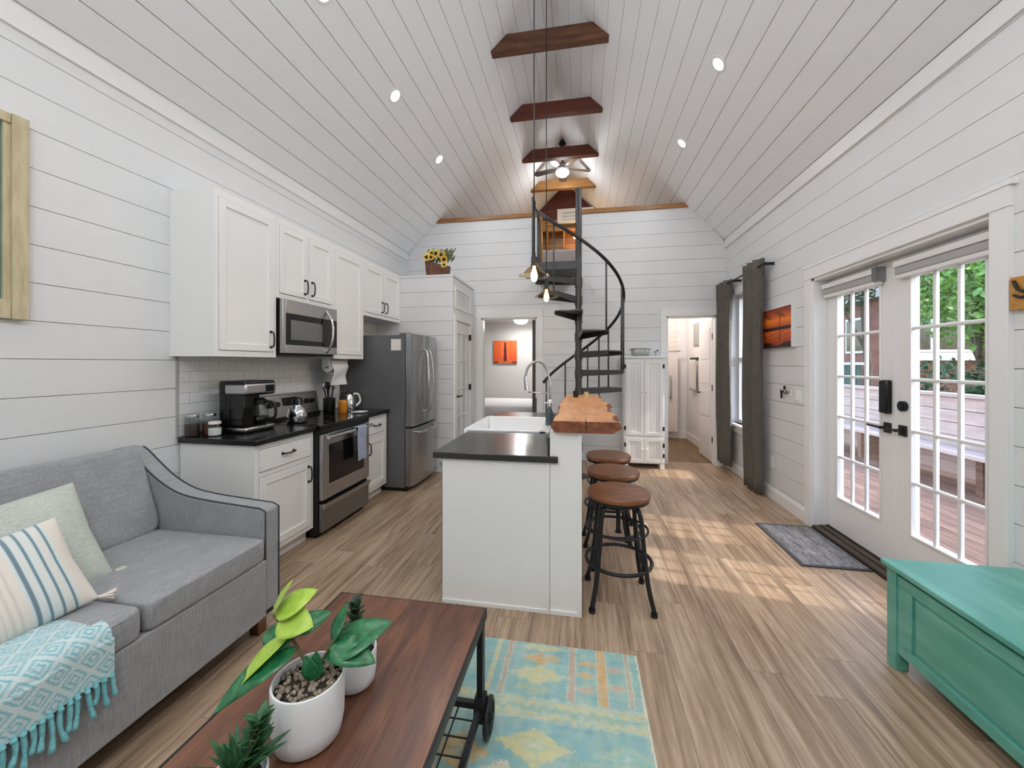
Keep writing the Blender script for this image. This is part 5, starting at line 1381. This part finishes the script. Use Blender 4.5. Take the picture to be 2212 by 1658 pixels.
def rugcol(i, co):
    x0_, y0_ = co.x, co.y
    x, y = x0_ + .006 * (nz(x0_ * 60, y0_ * 45) - .5), y0_ + .020 * (nz(x0_ * 50 + 9, y0_ * 70 + 4) - .5)
    c = lerp(AQ, BL, nz(x * 14 + 3, y * 30)); c = lerp(c, GR, .35 * nz(x * 30, y * 9 + 7))
    e = RX1 - x
    # cross bands of zigzag
    for yb in (1.62, 1.20, .74):
        d = y - yb
        if abs(d) < .055:
            w = (zig(x, .05) - .5) * .016
            if abs(d - .03 - w) < .008 or abs(d + .03 - w) < .008: c = YE
            elif abs(d - w) < .008: c = GR
            else: c = lerp(c, CR, .45)
    far = y > 1.68
    # vertical stripes in the far section
    if far:
        for xs, wd, cc in ((RX1 - .055, .008, PK), (RX1 - .175, .020, OR), (-.03 - .01, .013, PK), (-.35, .010, PK), (-.41, .006, YE)):
            if abs(x - xs) < wd: c = cc
            elif abs(x - xs) < wd + .006: c = lerp(c, CR, .6)
        for (cx, cy, w, h, cc) in ((-.19, 1.90, .10, .035, OR), (-.19, 1.80, .13, .05, YE), (-.20, 1.72, .08, .03, GR), (-.19, 1.97, .12, .022, YE), (.03, 1.9, .055, .02, OR), (.03, 1.83, .055, .02, OR), (.03, 1.75, .055, .02, PK), (.155, 1.88, .05, .02, PK), (.16, 1.78, .05, .02, PK)):
            d = abs(x - cx) / w + abs(y - cy) / h
            if d < 1 + .25 * (zig(y, .022) - .5): c = lerp(cc, CR, .35 * nz(x * 40, y * 40))
            elif d < 1.25: c = lerp(c, CR, .3)
    else:
        for (cx, cy, w, h, cc) in ((-.17, 1.46, .15, .075, YE), (.17, 1.47, .12, .05, AQ), (-.28, 1.33, .12, .06, CR), (-.10, 1.33, .05, .03, PK), (.02, 1.30, .16, .09, OR), (.03, 1.29, .12, .06, YE), (.03, 1.28, .06, .03, PK), (.2, 1.28, .06, .045, PK), (-.2, 1.02, .15, .1, OR), (-.2, 1.02, .09, .06, YE), (.12, 1.0, .12, .09, CR), (.12, 1.0, .07, .05, OR), (-.45, 1.4, .12, .07, OR), (-.47, 1.1, .12, .09, YE), (-.1, .6, .2, .12, OR)):
            d = abs(x - cx) / w + abs(y - cy) / h
            q = int(d * 5)
            if d < 1 + .2 * (zig(x + y, .02) - .5): c = lerp(cc, (CR, AQ, cc, YE, cc, cc)[q % 6], .5)
        if abs(x - (RX0 + .42)) < .012: c = PK
    if e < .010: c = CR
    q = nz(x0_ * 34 + 20, y0_ * 62 + 11); q2 = nz(x0_ * 12 + 31, y0_ * 80)
    c = lerp(c, (OR, PK, YE, BL, AQ, CR)[int(q * 5.99)], .22 * abs(q2 - .3) * 2)
    c = lerp(c, (78, 130, 150), .25 * max(0, nz(x0_ * 20 + 5, y0_ * 110) - .55) * 2)
    # worn weave
    c = lerp(c, CR, .34 * nz(x * 55, y * 20 + 5) + .2 * nz(x * 9, y * 60))
    return c
paint(pile, rugcol)
# ------------------------------------------------------------------ coffee table
TX0_, TX1_, TY0_, TY1_, TZ_ = -1.018, -.372, .30, 1.532, .462
t = thing('coffee_table', 'industrial coffee table with brown wooden top and black metal wheels', 'coffee table', (-.69, .92, 0))
n = 4; w = (TX1_ - TX0_ - .016) / n
for i in range(n):
    piece('top_plank', t, TX0_ + .008 + i * w + .0004, TY0_ + .006, TZ_ - .030, TX0_ + .008 + (i + 1) * w - .0004, TY1_ - .006, TZ_, 'table_wood')
part('top_frame', MB().box(TX0_, TY0_, TZ_ - .036, TX0_ + .008, TY1_, TZ_ + .001).box(TX1_ - .008, TY0_, TZ_ - .036, TX1_, TY1_, TZ_ + .001).box(TX0_, TY0_, TZ_ - .036, TX1_, TY0_ + .006, TZ_ + .0).box(TX0_, TY1_ - .006, TZ_ - .036, TX1_, TY1_, TZ_ + .0), 'black_metal', t, bevel=.002)
for x, sx_ in ((TX0_ + .012, 1), (TX1_ - .012, -1)):
    for y in (TY0_ + .055, TY1_ - .055):
        lg = part('leg', MB().box(x - .012, y - .02, .055, x + .012, y + .02, TZ_ - .036), 'black_metal', t, bevel=.003)
        part('gusset', MB().prism([(y - .02, .16), (y + .02, .16), (y + .038, .115), (y + .038, .10), (y - .038, .10), (y - .038, .115)], x - .02, x + .02, 'x'), 'black_metal', lg, bevel=.002)
        xo = x - sx_ * .032
        wh = MB(); r = .070
        ring = [(xo, y + (r - .009) * math.cos(a * PI / 14), .072 + (r - .009) * math.sin(a * PI / 14)) for a in range(28)]
        wh.tube(ring, .0105, 8, closed=True, up=(1, 0, 0))
        wh.cyl((xo - .014, y, .072), (xo + .014, y, .072), .018, 14)
        for q in range(5):
            a = q * 2 * PI / 5 + .3
            wh.cyl((xo, y, .072), (xo, y + .055 * math.cos(a), .072 + .055 * math.sin(a)), .006, 6)
        wl_ = part('wheel', wh, 'black_metal', t, True, auto=50)
        part('axle', MB().cyl((x, y, .072), (xo - sx_ * .018, y, .072), .008, 10), 'black_metal', wl_, True, auto=40)
zs = .115
part('lower_frame', MB().box(TX0_ + .002, TY0_ + .04, zs - .012, TX0_ + .024, TY1_ - .04, zs + .012).box(TX1_ - .024, TY0_ + .04, zs - .012, TX1_ - .002, TY1_ - .04, zs + .012).box(TX0_ + .01, TY0_ + .045, zs - .012, TX1_ - .01, TY0_ + .067, zs + .012).box(TX0_ + .01, TY1_ - .067, zs - .012, TX1_ - .01, TY1_ - .045, zs + .012), 'black_metal', t, bevel=.002)
for i in range(1, 8):
    x = TX0_ + .02 + i * (TX1_ - TX0_ - .04) / 8; part('shelf_wire', MB().cyl((x, TY0_ + .06, zs), (x, TY1_ - .06, zs), .003, 6), 'black_metal', t, True)
for i in range(1, 16):
    y = TY0_ + .06 + i * (TY1_ - TY0_ - .12) / 16; part('shelf_wire', MB().cyl((TX0_ + .02, y, zs + .003), (TX1_ - .02, y, zs + .003), .003, 6), 'black_metal', t, True)
# ------------------------------------------------------------------ plants
def leaf_mesh(base, d, nrm, ln, wd, curl=.25, fold=.15, n=10, tip=1.4):
    """broad leaf growing from base along d, face normal nrm"""
    d = Vector(d).normalized(); nrm = Vector(nrm); nrm = (nrm - d * nrm.dot(d)).normalized(); s = d.cross(nrm)
    m = MB(); base = Vector(base)
    vs = []
    for i in range(n + 1):
        u = i / n
        w = wd * (math.sin(PI * min(1, u ** .8)) ** .8) if 0 < u < 1 else 0
        p = base + d * (ln * u) - nrm * (curl * ln * u * u)
        for k in (-1, -.5, 0, .5, 1):
            vs.append(p + s * (w * k) + nrm * (fold * w * abs(k)))
    fs = []
    for i in range(n):
        for k in range(4):
            a = i * 5 + k; fs.append((a, a + 1, a + 6, a + 5))
    return m.add(vs, fs)
def pot(t, x, y, z, r, h, mt='pot_white'):
    part('pot', MB().lathe([(0, 0), (r * .78, 0), (r * .90, h * .06), (r * .97, h * .3), (r, h * .97), (r * .985, h), (r * .93, h), (r * .92, h * .84), (0, h * .84)], (x, y, z), 40), mt, t, True, auto=60)
px_, py_, pz_ = -.712, .925, TZ_ + .001
t = thing('rubber_plant', 'broad leaved rubber plant in the largest white pot', 'potted plant', (px_, py_, pz_))
pr, ph = .090, .158
pot(t, px_, py_, pz_, pr, ph)
part('soil', MB().lathe([(pr * .92, ph * .845), (pr * .5, ph * .87), (0, ph * .88)], (px_, py_, pz_), 24), 'soil', t, True)
rp = random.Random(2)
m = MB()
for i in range(190):
    a = rp.uniform(0, 2 * PI); q = pr * .88 * math.sqrt(rp.random()); s = rp.uniform(.0045, .0085)
    m.superbox((px_ + q * math.cos(a), py_ + q * math.sin(a), pz_ + ph * .865 + rp.uniform(0, .006)), (s, s * rp.uniform(.6, 1), s * .7), .8, 4, Euler((rp.random() * 3, rp.random() * 3, 0)).to_matrix())
gv = part('gravel', m, 'gravel', t, True); gv['kind'] = 'stuff'
b0 = Vector((px_ + .004, py_ + .0, pz_ + ph * .86))
RT = Vector((math.cos(YAW), math.sin(YAW), 0)); FW = Vector((-math.sin(YAW), math.cos(YAW), 0)); UP = Vector((0, 0, 1))
def vec(r_, u_, f_): return RT * r_ + UP * u_ + FW * f_
stem = bez([b0, b0 + vec(-.018, .05, .01), b0 + vec(-.066, .115, .02), b0 + vec(-.118, .165, .03)], 6)
part('stem', MB().tube(stem, [.006 - .00018 * i for i in range(len(stem))], 8), 'stem', t, True)
stem2 = bez([b0 + vec(.01, 0, 0), b0 + vec(.03, .06, .01), b0 + vec(.06, .11, .03)], 6)
part('stem', MB().tube(stem2, .004, 8), 'stem', t, True)
S = lambda k: stem[int(k * (len(stem) - 1))]
S2 = lambda k: stem2[int(k * (len(stem2) - 1))]
LV = [ # base, dir(r,u,f), normal, len, half width, material, curl
 (S(.95), vec(.75, .55, .3), vec(-.35, .75, -.5), .115, .040, 'leaf_lime', .15),
 (S(1.), vec(.35, .9, .25), vec(-.8, .3, -.5), .095, .022, 'leaf_lime', .1),
 (S(.9), vec(.85, .12, -.25), vec(-.1, .8, -.55), .105, .042, 'leaf_lime', .2),
 (S(.72), vec(-.75, -.35, -.45), vec(-.55, .5, -.45), .150, .028, 'leaf_lime', .35),
 (S(.62), vec(-.95, .0, .15), vec(0, .6, -.8), .115, .034, 'leaf_green', .3),
 (S(.55), vec(-.85, -.12, -.5), vec(-.3, .85, -.45), .20, .042, 'leaf_green', .45),
 (S(.7), vec(.6, .25, .6), vec(-.2, .7, -.6), .11, .034, 'leaf_green', .2),
 (S2(.5), vec(.85, .42, .3), vec(-.35, .8, -.45), .185, .052, 'leaf_green', .15),
 (S2(.75), vec(.85, .05, -.25), vec(.1, .85, -.5), .125, .038, 'leaf_green', .38),
 (S2(.9), vec(.15, .85, .5), vec(-.7, .4, -.6), .095, .032, 'leaf_green', .1),
 (S2(.1), vec(.1, .9, -.2), vec(.1, .2, -1), .085, .022, 'leaf_green', .1),
 (S2(.15), vec(-.15, .85, -.35), vec(.2, .3, -1), .08, .02, 'leaf_green', .2),
]
for (b, d, nn, ln, wd, mt, cu) in LV: part('leaf', leaf_mesh(b, d, nn, ln, wd, cu), mt, t, True, solid=.0012)
# dark aloe like succulent in the second pot
qx, qy = -.690, 1.105
t = thing('dark_succulent', 'dark upright succulent in a small white pot behind the rubber plant', 'potted plant', (qx, qy, pz_))
pot(t, qx, qy, pz_, .064, .105)
part('soil', MB().lathe([(.059, .088), (.03, .092), (0, .093)], (qx, qy, pz_), 20), 'soil', t, True)
part('stem', MB().cyl((qx, qy, pz_ + .085), (qx + .004, qy, pz_ + .20), .007, 8), 'stem', t, True)
rp = random.Random(4)
for i in range(30):
    a = i * 2.4; zf = .02 + .185 * (i / 29) ** .9
    d = vec(math.cos(a) * .8, .55 + .7 * i / 29, math.sin(a) * .8)
    part('leaf', leaf_mesh((qx, qy, pz_ + .085 + zf * .75), d, vec(-math.cos(a), .7, -math.sin(a)), .050 - .012 * i / 29, .0105, .1, .3, 6), 'leaf_aloe' if i % 4 else 'leaf_succ', t, True, solid=.003)
# pale green succulent at the bottom edge
ex, ey = -.742, .735
t = thing('spiky_succulent', 'bright green spiky succulent at the bottom edge of the picture', 'potted plant', (ex, ey, pz_))
pot(t, ex, ey, pz_, .060, .085)
part('soil', MB().lathe([(.055, .07), (.03, .074), (0, .075)], (ex, ey, pz_), 20), 'soil', t, True)
for i in range(26):
    a = i * 2.4; k = i / 25
    d = vec(math.cos(a) * (1.1 - .7 * k), .45 + .9 * k, math.sin(a) * (1.1 - .7 * k))
    part('leaf', leaf_mesh((ex, ey, pz_ + .07), d, vec(-math.cos(a), .8, -math.sin(a)), .095 + .02 * rp.random(), .008 + .003 * rp.random(), .25 * (1 - k), .4, 7), 'leaf_succ', t, True, solid=.002)
for i in range(22):
    a = i * 2.4; k = i / 21
    b = Vector((ex, ey, pz_ + .08)) + vec(.025 + .012 * k, .02 + .085 * k, .02)
    d = vec(math.cos(a) * .9, .7 + .5 * k, math.sin(a) * .9)
    part('leaf', leaf_mesh(b, d, vec(-math.cos(a), .8, -math.sin(a)), .045, .011, .1, .3, 6), 'leaf_succ', t, True, solid=.002)
part('stem', MB().tube([(ex, ey, pz_ + .07), tuple(Vector((ex, ey, pz_ + .08)) + vec(.037, .105, .02))], .004, 6), 'stem', t, True)
# ------------------------------------------------------------------ outside the glass doors
g = part('garden_ground', MB().box(2.3, -12, -.75, 40, 45, -.62), 'grass'); g['kind'] = 'structure'
t = structure('deck', MB().box(2.26, -1.5, -.20, 5.05, 10.5, -.075), 'deck_wood')
x = 2.27
while x < 5.0:
    piece('deck_board', t, x, -1.5, -.075, x + .136, 10.5, -.045, 'deck_wood'); x += .142
# plank railing with a bench in front
t = thing('deck_railing', 'pale plank railing along the edge of the deck', 'railing', (4.85, 4.5, -.045), None)
for i, y in enumerate([-1.4 + 1.7 * i for i in range(8)]): part('post', MB().box(4.80, y, -.045, 4.89, y + .09, 1.02), 'rail_wood', t)
for i in range(6): part('plank', MB().box(4.765, -1.45, .03 + i * .165, 4.80, 10.5, .03 + i * .165 + .155), 'rail_wood', t)
part('cap', MB().box(4.72, -1.48, 1.02, 4.94, 10.52, 1.06), 'rail_wood', t)
t = thing('deck_bench', 'long pale wooden bench built along the deck railing', 'bench', (4.5, 4.5, -.045))
for i in range(3): part('seat_plank', MB().box(4.36 + i * .128, 1.2, .36, 4.36 + i * .128 + .12, 9.2, .40), 'rail_wood', t)
for y in (1.4, 3.3, 5.2, 7.1, 9.0): part('leg', MB().box(4.40, y - .04, -.045, 4.70, y + .04, .36), 'deck_wood', t)
# neighbours
def house(name, label, x0, y0, x1, y1, z1, wallm, wins, roof=True):
    t = thing(name, label, 'house', ((x0 + x1) / 2, (y0 + y1) / 2, -.62))
    part('wall', MB().box(x0, y0, -.62, x1, y1, z1), wallm, t)
    xm_ = (x0 + x1) / 2
    if roof: part('roof', MB().prism([(x0 - .4, z1), (x1 + .4, z1), (xm_, z1 + 1.6)], y0 - .4, y1 + .4), 'roof_shingle', t)
    for (axis, a, z, w, h) in wins:
        if axis == 'x': f = MB().box(x0 - .05, a - .08, z - .08, x0 + .02, a + w + .08, z + h + .08); p = MB().box(x0 - .06, a, z, x0 - .04, a + w, z + h)
        else: f = MB().box(a - .08, y0 - .05, z - .08, a + w + .08, y0 + .02, z + h + .08); p = MB().box(a, y0 - .06, z, a + w, y0 - .04, z + h)
        wn = part('window', f, 'trim', t); part('pane', p, 'dark_glass', wn)
    return t
mat('roof_shingle', (112, 108, 106), .9)
h = house('brick_house', 'red brick house with white windows beyond the deck', 9.8, 14.6, 16.2, 21, 3.6, 'brick_red', [('x', 15.4, 1.9, 1.0, 1.1), ('x', 17.6, 1.9, 1.0, 1.1), ('y', 10.1, 1.9, .9, 1.1), ('y', 11.2, 1.9, .9, 1.1), ('y', 13.2, 1.9, .9, 1.1)])
part('porch_beam', MB().box(9.8, 14.3, 1.55, 16.2, 14.58, 1.8), 'trim', h)
house('pale_house', 'pale clapboard house behind the leafy tree', 17.2, 8.5, 22, 13.6, 3.4, 'ac_white', [('x', 9.4, 1.6, .9, 1.3), ('x', 11.6, 1.6, .9, 1.3), ('y', 18, 1.6, .9, 1.3)])
t = thing('garden_fence', 'dark green slatted fence behind the deck railing', 'fence', (7, 11.5, -.62))
for i in range(34):
    y = 10.3 + i * .125; x = 6.4 + i * .0
    part('slat', MB().box(x, y, -.6, x + .03, y + .105, 1.42), 'green_fence', t)
part('rail', MB().add(*(lambda b: (b.v, b.f))(MB().box(6.43, 10.3, 1.1, 6.47, 14.5, 1.2))), 'green_fence', t)
part('top_cap', MB().box(6.36, 10.25, 1.42, 6.50, 14.6, 1.48), 'ac_white', t)
def leaves(m, c, rad, n, size, rr):
    for i in range(n):
        while True:
            p = Vector((rr.uniform(-1, 1), rr.uniform(-1, 1), rr.uniform(-1, 1)))
            if .35 < p.length < 1: break
        p = Vector(c) + Vector((p.x * rad[0], p.y * rad[1], p.z * rad[2]))
        d = Vector((rr.uniform(-1, 1), rr.uniform(-1, 1), rr.uniform(-.8, .5))).normalized(); u = d.orthogonal().normalized(); s = size * rr.uniform(.6, 1.3)
        u = Matrix.Rotation(rr.uniform(0, 6.28), 3, d) @ u
        m.add([p, p + d * s * .5 + u * s * .3, p + d * s, p + d * s * .5 - u * s * .3], [(0, 1, 2, 3)])
def tree(label, x, y, h, crowns, mt, seed, n=1500, size=.16, name='garden_tree'):
    rr = random.Random(seed)
    t = thing(name, label, 'tree' if 'tree' in name else 'bush', (x, y, -.62))
    part('trunk', MB().tube(bez([(x, y, -.62), (x + .05, y - .03, h * .3), (x - .03, y + .05, h * .75)], 6), [.14 - .007 * i for i in range(13)], 10), 'bark', t, True)
    m = MB()
    for (dx_, dy_, dz_, r) in crowns: leaves(m, (x + dx_, y + dy_, dz_), (r, r, r * .85), n, size, rr)
    f = part('foliage', m, mt, t); f['kind'] = 'stuff'
    for (dx_, dy_, dz_, r) in crowns: part('branch', MB().tube(bez([(x, y, h * .45), (x + dx_ * .5, y + dy_ * .5, (h * .45 + dz_) / 2 + .1), (x + dx_, y + dy_, dz_)], 4), [.05 - .004 * i for i in range(9)], 6), 'bark', t, True)
tree('leafy green tree just beyond the deck railing', 7.2, 8.5, 3.4, [(0, 0, 3.4, 1.2), (-.5, -.7, 2.5, .9), (.6, .6, 2.7, 1.0), (-.2, .9, 3.9, .8)], 'leaf_out', 1, 900)
tree('taller pale tree behind the fence', 11.3, 10.4, 4.6, [(0, 0, 4.8, 1.7), (.9, -.9, 3.6, 1.2), (-.9, .8, 4.0, 1.3)], 'leaf_out', 2, 900, .2)
tree('dark green garden tree beside the brick house', 8.2, 13.0, 4.2, [(0, 0, 4.4, 1.3), (-.6, .5, 3.6, .9)], 'leaf_dark', 3, 800, .18)
tree('rounded dark green bush against the deck railing', 5.75, 7.3, 1.2, [(0, 0, 1.05, .62), (.2, -.5, .8, .5)], 'leaf_dark', 4, 700, .10, 'garden_bush')
tree('lime green bush at the near end of the deck railing', 5.9, 5.3, 1.6, [(0, 0, 1.35, .75), (.1, -.6, 1.0, .6)], 'leaf_out', 5, 700, .11, 'garden_bush')
tree('tall tree over the garden at the near side of the deck', 8.7, 5.2, 4.4, [(0, 0, 4.4, 1.5), (-.6, -.9, 3.3, 1.1), (-.3, 1.0, 3.2, 1.1)], 'leaf_out', 6, 900, .18)
tree('big shade tree over the deck outside the right frame edge', 9.5, 1.6, 7.2, [(0, 0, 7.4, 2.0), (-1.2, 1.4, 6.4, 1.5)], 'leaf_out', 7, 700, .26)
